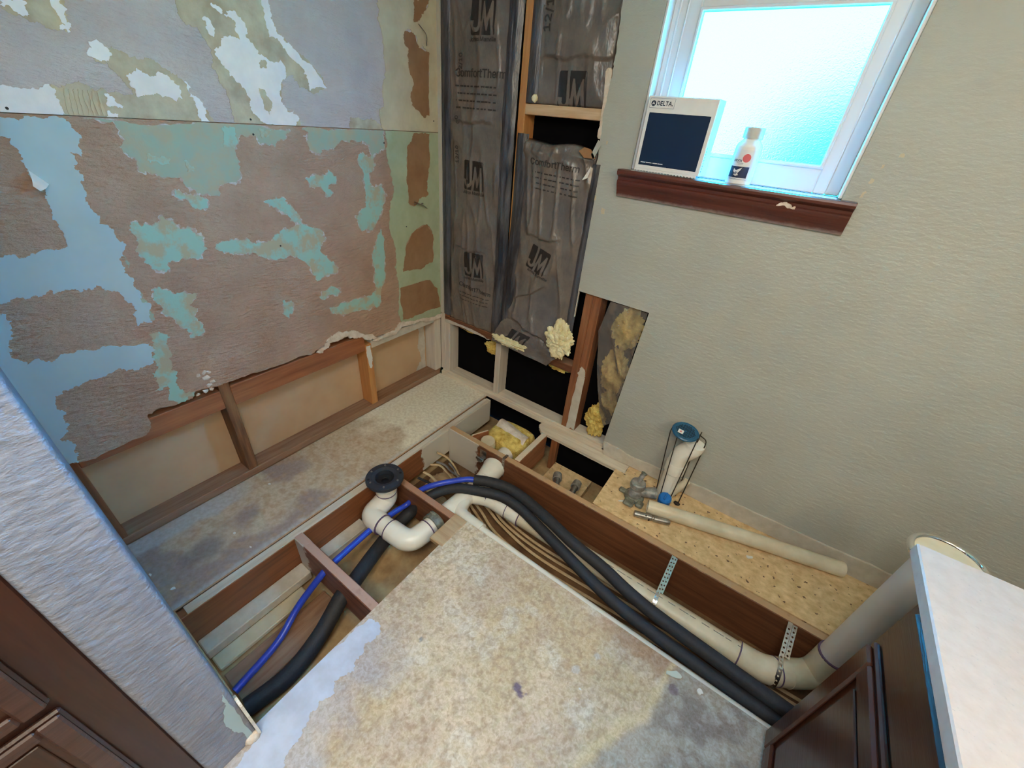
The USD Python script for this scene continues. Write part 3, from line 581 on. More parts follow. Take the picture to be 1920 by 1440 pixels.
def main_tint(x, y):
    c = np.tile(BASE_TAN, (len(x), 1))
    c = mixc(c, lin(204, 180, 152), sstep(0.42, 0.62, nz(x, y, 3, 1)))
    c = mixc(c, lin(206, 180, 136), sstep(0.5, 0.7, nz(x, y, 5, 2)) * 0.8)
    c = mixc(c, lin(226, 218, 200), sstep(0.54, 0.68, nz(x, y, 11, 22)) * 0.6)
    c = mixc(c, lin(214, 194, 156), sstep(0.50, 0.62, nz(x, y, 60, 3)) * 0.55)
    c = mixc(c, lin(168, 138, 108), sstep(0.52, 0.64, nz(x, y, 75, 4)) * 0.5)
    c = mixc(c, lin(168, 122, 78), sstep(-0.93, -0.86, y + 0.05 * nz(x, y, 20, 5)) * sstep(1.6, 1.75, x) * 0.7)
    n1 = nz(x, y, 9, 6) - 0.5; n2 = nz(x, y, 30, 7) - 0.5
    # white paint along the left edge, thinning out
    k = sstep(0.06, -0.06, (x - (1.02 + 0.14 * sstep(-1.5, -1.75, y))) + 0.25 * n1 + 0.12 * n2) * sstep(-1.36, -1.46, y + 0.2 * n1)
    c = mixc(c, lin(184, 170, 162), sstep(0.12, -0.1, (x - 1.10) + 0.5 * n1) * sstep(-1.30, -1.5, y))
    c = mixc(c, lin(206, 204, 202), k * 0.5)
    # grey thinset, front right
    p = np.stack([x, y], -1); a, b = at(1290, 1235, 'z', 0)[:2], at(1108, 1430, 'z', 0)[:2]; d = b - a; nrm = np.array([d[1], -d[0]]) / np.linalg.norm(d)
    s = (p - a) @ nrm
    if ((at(1400, 1400, 'z', 0)[:2] - a) @ nrm) < 0: s = -s
    g = sstep(-0.012, 0.02, s + 0.08 * n1 + 0.03 * n2)
    c = mixc(c, np.array(lin(226, 206, 160)), (sstep(-0.03, -0.01, s + 0.08 * n1) - sstep(-0.01, 0.01, s + 0.08 * n1)) * 0.7)
    grey = mixc(np.tile(np.array(lin(170, 156, 136)), (len(x), 1)), lin(136, 120, 106), sstep(0.45, 0.65, nz(x, y, 14, 8)) * 0.8)
    grey = mixc(grey, lin(190, 182, 166), sstep(0.5, 0.68, nz(x, y, 26, 9)) * 0.6)
    grey = mixc(grey, lin(190, 180, 162), sstep(2.0, 1.9, x) * 0.35)
    c = c * (1 - g[:, None]) + grey * g[:, None]
    for (px, py, r, col) in ((970, 1290, .016, (104, 84, 104)), (975, 1303, .012, (104, 84, 104)), (986, 1303, .006, (104, 84, 104)), (790, 1200, .010, (128, 134, 136)), (1080, 1255, .016, (206, 198, 186)), (1120, 1230, .012, (206, 198, 186)), (1262, 1292, .02, (130, 108, 110))):
        q = at(px, py, 'z', 0); dd = np.hypot(x - q[0], y - q[1]) + 0.02 * n2 + 0.01 * n1
        c = mixc(c, lin(*col), sstep(r, r * 0.75, dd) * 0.9)
    return c
part_main = panel(Polygon([(0.950, -2.95), (2.95, -2.95), (2.95, -0.845), (0.966, -0.845), (0.966, -1.012), (0.950, -1.012)]), 0.0, 0.019, main_tint, 0.006, label='stained tan particle board in the foreground')
wp = pxpoly([(692, 1160), (712, 1172), (706, 1192), (684, 1206), (672, 1236), (642, 1268), (628, 1300), (596, 1326), (580, 1350), (566, 1376), (548, 1398), (535, 1422), (520, 1465), (430, 1465), (474, 1392), (474, 1352)], 'z', 0.0)
part(F, 'paint_smear', extrude(Polygon(jag(wp, 0.012, 5, True, 12)).buffer(0).intersection(sbox(0.951, -3, 2, -1)), 0.0011, 'z', 0.0001), 'white_smear', 20, 'white paint along the edge of the foreground panel')
# the grid top covers the bounding box: the notch is hidden under the corner block
def ledge_tint(x, y):
    n1 = nz(x, y, 8, 11) - 0.5; n2 = nz(x, y, 30, 12) - 0.5
    c = np.tile(np.array(lin(206, 184, 154)), (len(x), 1))
    c = mixc(c, lin(166, 144, 130), sstep(0.44, 0.6, nz(x, y, 5, 13)) * sstep(-0.9, -1.2, y))
    c = mixc(c, lin(186, 154, 120), sstep(0.5, 0.62, nz(x, y, 34, 14)) * 0.6)
    c = mixc(c, lin(240, 232, 208), sstep(-0.70, -0.52, y + 0.5 * n1 + 0.25 * x) * 0.95)
    c = mixc(c, lin(240, 232, 212), sstep(0.07, 0.03, x + 0.12 * n1) * sstep(-0.75, -0.6, y))
    c = mixc(c, lin(240, 232, 210), sstep(-0.12, -0.06, y + 0.12 * n1))
    c = mixc(c, lin(196, 196, 194), sstep(0.10, 0.06, x + 0.10 * n1) * sstep(-1.28, -1.5, y + 0.12 * n1) * 0.85)
    c = mixc(c, lin(196, 194, 188), sstep(0.38, 0.40, x + 0.03 * n2) * 0.6)
    c = mixc(c, lin(124, 108, 104), sstep(0.10, 0.03, np.hypot(x - 0.24, (y + 1.60) * 0.8) + 0.10 * n1) * 0.7)
    return c
panel(sbox(-0.012, -1.80, 0.408, -0.99), 0.0, 0.017, ledge_tint, 0.007, material='subfloor_smooth', label='dusty subfloor strip by the partition')
panel(sbox(-0.012, -0.9885, 0.408, 0.0), 0.0, 0.017, ledge_tint, 0.007, material='subfloor_smooth', label='white washed subfloor strip in the corner')
ledge = Polygon([(1.372, -0.372), (2.95, -0.372), (2.95, 0.0005), (1.42, 0.0005), (1.42, -0.0755), (1.366, -0.0755)])
part(F, 'subfloor_panel', extrude(ledge, 0.016, 'z', -0.016), 'osb', 20, 'oriented strand board ledge under the window')
part(F, 'subfloor_panel', extrude(Polygon(jag([(0.845, -0.035), (0.885, -0.075), (1.42, -0.0753), (1.42, -0.0005), (0.845, -0.0005)], 0.002, 4, True, 4)), 0.018, 'z', -0.018), 'plate_white_x', 20, 'white washed strip at the foot of the wall')
# joists and blocks
part(F, 'joist', bx(0.409, 0.447, -1.95, -0.001, -0.190, -0.0175, 0.003), 'joist_y', label='joist along the subfloor strip')
part(F, 'joist', bx(0.4085, 0.4465, -1.76, -0.02, -0.0172, -0.0125, 0.001), 'joist_top_white', label='white painted top of the joist')
part(F, 'joist', bx(0.4475, 2.95, -0.410, -0.373, -0.249, -0.003, 0.003), 'joist_x', label='long joist behind the trench')
part(F, 'joist', bx(0.4475, 0.962, -0.882, -0.845, -0.190, -0.003, 0.003), 'joist_plain_x', label='header between the trench and the pipe bay')
part(F, 'joist', bx(0.9635, 2.95, -0.905, -0.868, -0.190, -0.0195, 0.003), 'joist_plain_x')
part(F, 'joist', bx(0.955, 0.992, -1.95, -0.906, -0.190, -0.0195, 0.003), 'joist_plain_y')
part(F, 'joist', bx(0.4475, 0.954, -1.366, -1.328, -0.190, -0.004, 0.003), 'block_x', label='block across the pipe bay with a worn white end')
part(F, 'joist', bx(0.30, 0.97, -1.835, -1.782, -0.250, -0.002, 0.003), 'raw_x', label='raw header under the partition')
part(F, 'joist', bx(0.893, 0.931, -0.3725, -0.0765, -0.175, -0.004, 0.003), 'block_y', label='short joist in the back bay')
part(F, 'board', bx(0.893, 0.9655, -1.012, -0.8455, -0.020, 0.003, 0.003), 'raw_x', label='small wooden piece at the corner of the big panel')
# ceiling below, and boards lying in the bays
part(F, 'ceiling_below', bx(-0.104, 2.95, -4.2, 0.103, -0.262, -0.250), 'pit_dust', label='dusty board at the bottom of the bays')
part(F, 'board', bx(0.448, 2.95, -0.844, -0.411, -0.2495, -0.2425, 0.002), 'trench_floor', label='dark dusty board at the bottom of the trench')
part(F, 'ledger', bx(0.448, 0.520, -1.780, -1.367, -0.222, -0.176, 0.004), 'bare_white', label='white painted ledger board')
part(F, 'ledger', bx(0.521, 0.585, -1.775, -1.42, -0.238, -0.215, 0.004), 'compound_cream', label='dirty cream board beside the ledger')
part(F, 'ledger', bx(0.448, 0.515, -1.327, -1.06, -0.222, -0.176, 0.004), 'bare_white', label='white painted ledger board')
part(F, 'board', bx(0.600, 0.74, -1.775, -1.368, -0.249, -0.236, 0.003), 'plate_y', label='loose brown board in the bay')
part(F, 'board', bx(0.87, 0.945, -1.326, -0.90, -0.249, -0.215, 0.003), 'cable_grey', label='grey duct strip in the bay')
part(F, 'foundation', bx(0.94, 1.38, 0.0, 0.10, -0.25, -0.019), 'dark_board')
part(F, 'joist', bx(0.96, 1.00, -0.074, -0.035, -0.249, -0.02), 'stud_z', label='short upright in the dark hole')
part(F, 'board', bx(1.0, 1.25, -0.20, -0.04, -0.249, -0.205), 'osb')

# ================================================================== room shell outside the picture
CE = thing('ceiling', 'flat white ceiling', 'ceiling', kind='structure'); part(CE, 'drywall_sheet', bx(-0.12, 3.0, -4.2, 0.115, 2.4, 2.415), 'ceiling_white')
WR = thing('wall_right', 'painted wall behind the vanity', 'wall', kind='structure'); part(WR, 'drywall_sheet', bx(2.951, 2.965, -4.2, 0.115, -0.26, 2.4), 'room_paint')
WF = thing('wall_front', 'short painted partition end beside the brown cabinet', 'wall', (0.5, -1.85, 0), kind='structure')
pp = Polygon([(0.0, -1.905), (0.968, -1.905), (0.975, -1.902), (0.978, -1.895), (0.978, -1.796), (0.975, -1.789), (0.968, -1.786), (0.0, -1.786)])
mw = trimesh.creation.extrude_polygon(pp, 2.39, engine='earcut'); mw.apply_translation([0, 0, 0.004])
part(WF, 'drywall_wrap', mw, 'partition_paint', 50)
part(WF, 'torn_patch', extrude(Polygon(jag([(-1.812, 0.02), (-1.797, 0.02), (-1.797, 0.30), (-1.81, 0.24), (-1.822, 0.12)], 0.004, 4, True, 2)), 0.0015, 'x', 0.9775), 'paint_blue', 20, 'bluish torn patch near the foot of the partition')
part(WF, 'torn_patch', extrude(Polygon(jag([(0.90, 0.004), (0.985, 0.004), (0.985, 0.20), (0.97, 0.23), (0.93, 0.12)], 0.006, 4, True, 2)), 0.007, 'y', -1.7865), 'chip_white', 20, 'white torn edge at the foot of the partition')
part(WF, 'gypsum_chunk', blob((0.978, -1.80, 0.012), (0.014, 0.02, 0.018), 4, 0.3, 2), 'gypsum')
BK = thing('wall_rear', 'painted wall behind the camera', 'wall', kind='structure'); part(BK, 'drywall_sheet', bx(-0.12, 2.965, -4.215, -4.2, -0.26, 2.4), 'room_paint')
single('floor_hall', bx(-0.1, 2.95, -4.2, -2.96, -0.02, 0.0), 'osb', 'plain floor behind the camera', 'floor', kind='structure')

# linen cabinet beside the partition
LC = thing('linen_cabinet', 'dark brown panelled wooden cabinet left of the partition', 'cabinet', (0.9, -2.2, 0))
part(LC, 'face_frame', bx(0.935, 0.9685, -2.70, -1.9055, 0.0, 2.2, 0.003), 'cabinet_brown')
part(LC, 'carcass', bx(0.35, 0.934, -2.70, -1.906, 0.0, 2.2), 'cabinet_brown')
for (z0, z1) in ((0.655, 1.55), (0.09, 0.628)):
    y0, y1 = -2.42, -1.966
    d = part(LC, 'door', bx(0.9687, 0.980, y0, y1, z0, z1, 0.004), 'cabinet_brown')
    fm = [bx(0.980, 0.988, y0 + .004, y0 + .035, z0 + .004, z1 - .004, 0.004), bx(0.980, 0.988, y1 - .035, y1 - .004, z0 + .004, z1 - .004, 0.004), bx(0.980, 0.988, y0 + .035, y1 - .035, z0 + .004, z0 + .035, 0.004), bx(0.980, 0.988, y0 + .035, y1 - .035, z1 - .035, z1 - .004, 0.004)]
    for q in fm: part(d, 'moulding', q, 'cabinet_edge', label='worn lighter moulding')
    part(d, 'raised_panel', bx(0.980, 0.984, y0 + .045, y1 - .045, z0 + .045, z1 - .045, 0.003), 'cabinet_brown')

# ================================================================== vanity
VC = thing('vanity_cabinet', 'dark brown panelled vanity cabinet under the white top', 'cabinet', (2.5, -1.4, 0))
VX = 2.222
part(VC, 'carcass', bx(VX + .019, 2.95, -2.30, -0.852, 0.05, 0.818, 0.002), 'vanity_brown')
part(VC, 'face_frame', bx(VX, VX + .0185, -2.30, -0.850, 0.002, 0.818, 0.002), 'vanity_brown')
part(VC, 'drawer_front', bx(VX - .017, VX - .0005, -1.60, -0.895, 0.640, 0.770, 0.006), 'vanity_brown')
d = part(VC, 'door', bx(VX - .008, VX - .0005, -1.33, -0.872, 0.03, 0.600, 0.003), 'vanity_brown')
for q in (bx(VX - .020, VX - .008, -0.930, -0.874, 0.034, 0.596, 0.005), bx(VX - .020, VX - .008, -1.328, -1.27, 0.034, 0.596, 0.005)): part(d, 'stile', q, 'vanity_brown')
for q in (bx(VX - .020, VX - .008, -1.27, -0.930, 0.540, 0.596, 0.007), bx(VX - .013, VX - .0005, -1.32, -0.874, 0.602, 0.612, 0.004), bx(VX - .020, VX - .008, -1.27, -0.930, 0.034, 0.09, 0.005)): part(d, 'rail', q, 'vanity_brown')
part(d, 'raised_panel', bx(VX - .014, VX - .008, -1.25, -0.950, 0.11, 0.52, 0.005), 'vanity_brown')
part(VC, 'moulding', bx(VX - .014, VX - .0005, -2.30, -0.852, 0.795, 0.817, 0.005), 'vanity_brown')
CT = single('countertop', bx(2.178, 2.95, -2.32, -0.783, 0.8185, 0.850, 0.003), 'counter_white', 'white speckled stone countertop in the lower right corner', 'countertop')

# ================================================================== insulation
def batt_surface(x0, x1, z0, z1, yb, bulge, seed, creases=(), wr=0.006, top=0.02):
    def f(u, v):
        x = x0 + (x1 - x0) * u; z = z0 + (z1 - z0) * v
        h = bulge * np.clip(np.sin(np.pi * np.clip(u, 0, 1)), 0, 1) ** 0.5 * np.clip((v * (z1 - z0)) / 0.10, 0, 1) ** 0.5 * np.clip(((1 - v) * (z1 - z0)) / top, 0, 1) ** 0.5
        P = np.stack([x * 9, 0 * x, z * 3.5], -1)
        h = h + wr * 2.0 * (meshkit.fbm(P, 4, seed) - 0.5) + wr * 1.3 * (1 - np.abs(2 * meshkit.noise(np.stack([x * 24 + 2 * z, 0 * x, z * 4], -1), seed + 5) - 1)) ** 4
        for (xa, xb, zc, slope, amp) in creases:
            zz = z - zc - slope * (x - xa) - 0.006 * np.sin((x - xa) * 40)
            w = sstep(xa - 0.01, xa + 0.03, x) * sstep(xb + 0.01, xb - 0.03, x)
            h = h + amp * w * np.where(zz > 0, np.exp(-zz / 0.09) * sstep(0, 0.004, zz), 0)
        return np.stack([x, yb - h, z], -1)
    return f
def drape(mesh2d, f, x0, x1, z0, z1, off=0.0012):
    """lays a flat lettering mesh (x, z) onto a batt surface"""
    v = np.array(mesh2d.vertices); u = (v[:, 0] - x0) / (x1 - x0); w = (v[:, 1] - z0) / (z1 - z0)
    P = f(u, w); P[:, 1] -= off + v[:, 2]
    m = trimesh.Trimesh(P, mesh2d.faces, process=False); return m
def fine(m, e=0.012):
    v, f = trimesh.remesh.subdivide_to_size(m.vertices, m.faces, e, max_iter=8); return trimesh.Trimesh(v, f, process=False)
def emblem():
    """square emblem with the letters J M left open, unit size"""
    sq = sbox(0, 0, 1, 1).buffer(-0.06).buffer(0.06)
    J = unary_union([sbox(0.29, 0.27, 0.41, 1.0), Point(0.21, 0.27).buffer(0.20).difference(Point(0.21, 0.27).buffer(0.08)).intersection(sbox(0.0, 0, 1, 0.28)), sbox(0.0, 0.26, 0.14, 0.36)])
    Mm = unary_union([LineString([(0.44, -0.05), (0.555, 0.70), (0.675, 0.22), (0.86, 0.70), (0.90, -0.05)]).buffer(0.058, join_style=2, mitre_limit=2), sbox(0.40, 0.0, 0.45, 0.34)])
    return sq.difference(unary_union([J, Mm])).buffer(0)
EM = emblem()
def put_emblem(parent, f, rect, px, py, size, rot=0.0, yplane=0.0, material='print_black', words=True):
    c = at(px, py, 'y', yplane)[[0, 2]]
    ms = [trimesh.creation.extrude_polygon(p, 0.0004, engine='earcut') for p in polys(EM)]
    m = fine(cat(ms), 0.12); m.apply_translation([-0.5, -0.5, 0]); m.apply_scale([size, size * 1.05, 1]); m.apply_transform(trimesh.transformations.rotation_matrix(math.radians(rot), [0, 0, 1])); m.apply_translation([c[0], c[1], 0])
    part(parent, 'emblem', drape(m, f, *rect), material, False)
    if words: put_text(parent, f, rect, 'Johns Manville', c[0], c[1] - size * 0.68, size * 0.115, rot, 'print_grey')
def put_text(parent, f, rect, s, x, z, h, rot=0.0, material='print_grey', bold=True, center=True):
    m = meshkit.text_mesh(s, h, 0.0004, bold)
    if center: m.apply_translation([-m.bounds[1][0] / 2, 0, 0])
    m.apply_transform(trimesh.transformations.rotation_matrix(math.radians(rot), [0, 0, 1])); m.apply_translation([x, z, 0])
    part(parent, 'lettering', drape(m, f, *rect), material, False)
def put_lines(parent, f, rect, x, z, w, n, gap, h, rot=0.0):
    for i in range(n):
        m = trimesh.creation.extrude_polygon(unary_union([sbox(-w / 2 + k, -h / 2, -w / 2 + k + g, h / 2) for k, g in zip(np.arange(0, w, 0.022), rng.uniform(0.012, 0.021, 100))]).buffer(0.0003), 0.0004, engine='earcut') if False else cat([trimesh.creation.extrude_polygon(sbox(-w / 2 + k, -h / 2, -w / 2 + k + g, h / 2), 0.0004, engine='earcut') for k, g in zip(np.arange(0, w - 0.02, 0.022), rng.uniform(0.010, 0.020, 100))])
        m.apply_transform(trimesh.transformations.rotation_matrix(math.radians(rot), [0, 0, 1])); m.apply_translation([x, z - i * gap, 0]); part(parent, 'fine_print', drape(m, f, *rect), 'print_grey', False)
def solid_batt(f, nu, nv, depth):
    """front surface closed to the back so that the batt has its thickness"""
    m = grid(f, nu, nv); P = np.array(m.vertices).reshape(nu, nv, 3); ring = np.vstack([P[:, 0], P[-1, 1:], P[-2::-1, -1], P[0, -2:0:-1]])
    back = ring.copy(); back[:, 1] = depth; k = len(m.vertices); n = len(ring)
    idx = np.arange(nu * nv).reshape(nu, nv); ri = np.concatenate([idx[:, 0], idx[-1, 1:], idx[-2::-1, -1], idx[0, -2:0:-1]])
    Fs = []
    for i in range(n):
        j = (i + 1) % n; Fs += [[ri[i], ri[j], k + j], [ri[i], k + j, k + i]]
    cidx = k + n; V = np.vstack([m.vertices, back, back.mean(0)])
    for i in range(n): Fs.append([k + i, k + (i + 1) % n, cidx])
    o = trimesh.Trimesh(V, np.vstack([m.faces, Fs]), process=False); o.fix_normals(); return o
# left tall batt
R1 = (0.066, 0.445, 0.45, 2.40)
f1 = batt_surface(*R1, 0.022, 0.028, 1, creases=[(0.10, 0.36, 1.515, 0.02, 0.012), (0.12, 0.36, 0.915, 0.0, 0.010)], wr=0.007)
I1 = thing('insulation_batt', 'tall black faced insulation batt in the left stud bay at the corner', 'insulation', (0.25, 0.06, 0.449))
part(I1, 'facing', solid_batt(f1, 70, 300, 0.10), 'film', True)
fl = grid(lambda u, v: np.stack([0.405 + 0.074 * u + 0.004 * np.sin(v * 9), 0.012 - 0.020 * np.sin(np.pi * u) ** 0.6 - 0.005 * np.abs(np.sin(u * 9 + 2 * v)) - 0.006 * (meshkit.noise(np.stack([u * 6, 0 * u, v * 30], -1), 3) - .5), 0.47 + 1.93 * v], -1), 14, 160)
part(I1, 'facing_flange', fl, 'film_dark', True, 'dark pleated edge of the batt')
fl2 = grid(lambda u, v: np.stack([0.024 + 0.058 * u, 0.010 - 0.008 * np.sin(np.pi * u) - 0.004 * np.abs(np.sin(u * 7 + 3 * v)), 0.47 + 1.93 * v], -1), 10, 120)
part(I1, 'facing_flange', fl2, 'film_dark', True, 'dark pleated edge of the batt')
for (x, y) in ((908, 28), (890, 330)): put_emblem(I1, f1, R1, x, y, 0.128)
put_emblem(I1, f1, R1, 890, 497, 0.128, 4)
c = at(897, 145, 'y', 0)[[0, 2]]; put_text(I1, f1, R1, 'ComfortTherm', c[0] + 0.01, c[1], 0.030, 0); put_lines(I1, f1, R1, c[0], c[1] - 0.035, 0.25, 4, 0.028, 0.006)
c = at(890, 545, 'y', 0)[[0, 2]]; put_text(I1, f1, R1, 'ComfortTherm', c[0], c[1], 0.024, -4); put_lines(I1, f1, R1, c[0], c[1] - 0.03, 0.22, 3, 0.022, 0.004)
for (x, y, s) in ((868, 120, '12/10'), (860, 290, '12/10'), (862, 225, '00')):
    c = at(x, y, 'y', 0)[[0, 2]]; put_text(I1, f1, R1, s, c[0], c[1], 0.02, 90)
# upper right batt
R2 = (0.524, 0.900, 1.612, 2.40)
f2 = batt_surface(*R2, 0.030, 0.022, 11, creases=[(0.58, 0.90, 1.765, 0.02, 0.014)], wr=0.008)
I2 = thing('insulation_batt', 'black faced batt above the pale pine block', 'insulation', (0.7, 0.06, 1.613))
part(I2, 'facing', solid_batt(f2, 60, 130, 0.10), 'film', True)
put_emblem(I2, f2, R2, 1070, 172, 0.13, 0, words=False)
c = at(1035, 18, 'y', 0)[[0, 2]]; put_text(I2, f2, R2, '12/10', c[0], c[1], 0.034, 90)
part(I2, 'fibre_tuft', blob(at(1002, 184, 'y', 0.01), (0.016, 0.010, 0.016), 3, 0.3, 3), 'fiberglass_pale', 40)
part(I2, 'facing_flange', grid(lambda u, v: np.stack([0.520 + 0.055 * u, 0.012 - 0.010 * np.sin(np.pi * u), 1.614 + 0.78 * v], -1), 8, 60), 'film_dark', True)
# lower right batt, slumped, its foot folded out over the block
R3 = (0.522, 0.903, 0.48, 1.508)
f3b = batt_surface(*R3, 0.020, 0.030, 21, creases=[(0.60, 0.80, 1.075, 0.0, 0.012), (0.56, 0.93, 0.62, -0.25, 0.02), (0.55, 0.75, 0.72, 0.6, 0.012)], wr=0.011, top=0.05)
def f3(u, v):
    P = f3b(u, v); x, z = P[..., 0], P[..., 2]
    P[..., 1] -= 0.020 * np.exp(-((z - 0.60) / 0.10) ** 2) + 0.018 * sstep(1.36, 1.48, z) * (meshkit.noise(np.stack([x * 16, 0 * x, z * 20], -1), 4))
    P[..., 2] -= 0.05 * sstep(1.40, 1.508, z) * meshkit.noise(np.stack([x * 9, 0 * x, 0 * x + 2], -1), 8)
    P[..., 0] += 0.03 * sstep(1.1, 0.6, z) * (0.5 - u) * 0.5
    return P
I3 = thing('insulation_batt', 'slumped crumpled batt below the pine block with its foot folded out', 'insulation', (0.73, 0.05, 0.40))
part(I3, 'facing', solid_batt(f3, 70, 170, 0.10), 'film', True)
part(I3, 'facing_flange', grid(lambda u, v: np.stack([0.500 + 0.060 * u - 0.018 * sstep(0.75, 0.2, v) * (1 - u), 0.004 - 0.020 * np.sin(np.pi * u) - 0.006 * np.abs(np.sin(u * 8 + v * 5)), 0.50 + 1.0 * v], -1), 10, 110), 'film_dark', True)
part(I3, 'facing_flange', grid(lambda u, v: np.stack([0.892 + 0.042 * u + 0.0 * v, 0.006 - 0.016 * np.sin(np.pi * u), 0.52 + 0.9 * v], -1), 8, 80), 'film_dark', True)
put_emblem(I3, f3, R3, 1012, 487, 0.115, -16)
c = at(1040, 315, 'y', 0)[[0, 2]]; put_text(I3, f3, R3, 'ComfortTherm', c[0], c[1], 0.026, -2); put_lines(I3, f3, R3, c[0] + 0.02, c[1] - 0.03, 0.25, 4, 0.022, 0.005, -2)
# the folded foot: film flap over the block with pale fibre showing
def flap(u, v):
    a, b = np.array([0.52, -0.022, 0.610]), np.array([0.955, -0.024, 0.580]); cL, cR = np.array([0.450, -0.050, 0.452]), np.array([0.850, -0.066, 0.440])
    P = (1 - v)[..., None] * ((1 - u)[..., None] * a + u[..., None] * b) + v[..., None] * ((1 - u)[..., None] * cL + u[..., None] * cR)
    bulge = 0.010 * np.sin(np.pi * v) * (0.4 + np.sin(np.pi * u)); n = 0.022 * (meshkit.fbm(np.stack([u * 5, v * 4, 0 * u], -1), 4, 6) - 0.5)
    P[..., 1] -= bulge + n; P[..., 2] += n
    return P
part(I3, 'facing_fold', grid(flap, 50, 24), 'film', True, 'folded out flap of the facing')
m = trimesh.creation.extrude_polygon(EM, 0.0003, engine='earcut') if isinstance(EM, Polygon) else cat([trimesh.creation.extrude_polygon(p, 0.0003, engine='earcut') for p in polys(EM)])
m = fine(m, 0.1); v = np.array(m.vertices); P = flap(0.20 + 0.30 * v[:, 0], 0.25 + 0.62 * (1 - v[:, 1])); P[:, 1] -= 0.0020 + v[:, 2]; P[:, 2] += 0.0008
part(I3, 'emblem', trimesh.Trimesh(P, m.faces, process=False), 'print_black', False)
wc = at(1048, 640, 'y', -0.062); part(I3, 'fibre_wad', wad(wc, (0.072, 0.036, 0.105), 5, 0.5), 'fiberglass_pale', 50, 'pale fibre bulging out of the fold')
wc = at(955, 642, 'y', -0.052); part(I3, 'fibre_wad', wad(wc, (0.120, 0.024, 0.030), 6, 0.4), 'fiberglass_pale', 50, 'pale fibre along the fold')
# clear wrapped batt in the low cut
I4 = thing('wrapped_insulation', 'clear plastic wrapped yellow insulation in the low cut beside the painted wall', 'insulation', (1.16, 0.05, 0.25))
for i, (c, s) in enumerate([((1.20, 0.050, 0.74), (.075, .026, .11)), ((1.19, 0.047, 0.50), (.070, .028, .13)), ((1.20, 0.048, 0.31), (.045, .028, .08))]):
    part(I4, 'fibre_wad', wad(c, s, 50 + i, 0.5), 'fiberglass', 50)
fo = Polygon([(1.10, 0.865), (1.282, 0.862), (1.262, 0.48), (1.246, 0.20), (1.215, 0.165), (1.17, 0.26), (1.115, 0.47), (1.070, 0.70)])
fx = fine(extrude(fo, 0.0006, 'y', 0.013), 0.012); v = np.array(fx.vertices)
v[:, 1] -= 0.018 * (meshkit.fbm(np.stack([v[:, 0] * 14, 0 * v[:, 0], v[:, 2] * 6], -1), 4, 3) - 0.5) + 0.006 * (1 - np.abs(2 * meshkit.noise(np.stack([v[:, 0] * 22 + v[:, 2] * 9, 0 * v[:, 0], v[:, 2] * 5], -1), 7) - 1)) ** 3
part(I4, 'plastic_wrap', trimesh.Trimesh(v, fx.faces, process=False), 'clear_film', True)
for i, (nm, c, s, lb) in enumerate([
    ('fiberglass_tuft', (1.155, 0.045, 0.155), (.062, .022, .105), 'bright yellow fibreglass tuft at the bottom of the low cut'),
    ('fiberglass_tuft', (0.40, 0.045, 0.345), (.050, .022, .045), 'small yellow fibreglass tuft in the left dark void'),
    ('fiberglass_tuft', (0.20, 0.045, 0.405), (.075, .02, .022), 'thin yellow fibreglass shred hanging at the left end of the horizontal block'),
    ('fiberglass_tuft', (0.87, 0.055, 0.40), (.085, .02, .038), 'dull yellow fibreglass hanging under the block in the right dark void')]):
    m = wad(c, s, 60 + i, 0.6); m.vertices[:, 1] = np.clip(m.vertices[:, 1], 0.014, 0.1)
    single(nm, m, 'fiberglass', lb, 'insulation', 60)

# chunk of insulation in the back bay
I5 = thing('insulation_chunk', 'yellow insulation chunk with a cream face in the back floor bay', 'insulation', (0.70, -0.18, -0.2))
ch = blob((0, 0, 0), (1, 1, 1), 8, 0.10, 4, 2.0); cv = np.array(ch.vertices); cv = np.sign(cv) * np.abs(cv) ** 0.55; ch.vertices = cv * np.array([0.135, 0.105, 0.085]) + np.array([0.735, -0.165, -0.105]); part(I5, 'fibre_wad', ch, 'fiberglass', 50)
fc = grid(lambda u, v: np.stack([0.63 + 0.22 * u, -0.105 - 0.08 * v - 0.03 * u, -0.002 - 0.02 * (2 * v - 1) ** 2 + 0.014 * (meshkit.fbm(np.stack([u * 4, v * 4, 0 * u], -1), 3, 2) - .5) - 0.015 * u * u], -1), 24, 16)
part(I5, 'paper_face', fc, 'gypsum', True, 'cream paper face')


# ================================================================== plumbing
def ring(parent, pos, axis, r, w=0.005, m='primer'):
    a = np.array(axis, float); a /= np.linalg.norm(a); p = np.array(pos, float)
    part(parent, 'primer_ring', tube([p - a * w / 2, p + a * w / 2], r + 0.0008, 24, cap=True), m)
# toilet drain: black flange, riser, U of elbows through the header
TD = thing('toilet_drain', 'white drain pipe bend with a black toilet flange on top', 'drain pipe', (0.535, -0.945, -0.25))
fx, fy = 0.528, -0.942
fl = lathe([(0.036, 0.010), (0.052, 0.010), (0.055, 0.045), (0.086, 0.048), (0.089, 0.054), (0.089, 0.062), (0.086, 0.068), (0.060, 0.070), (0.052, 0.066), (0.044, 0.064), (0.042, 0.040), (0.036, 0.010)], (fx, fy, 0.008), (0, 0, 1), 48)
fg = part(TD, 'flange', fl, 'flange_black', 30, 'black ring flange')
part(fg, 'inner_ring', lathe([(0.016, 0.0), (0.040, 0.0), (0.040, 0.006), (0.018, 0.004), (0.016, 0.0)], (fx, fy, 0.046), (0, 0, 1), 32), 'black')
part(fg, 'plug', lathe([(0, 0), (0.030, 0.0), (0.030, 0.004), (0, 0.004)], (fx, fy, 0.030), (0, 0, 1), 24), 'black')
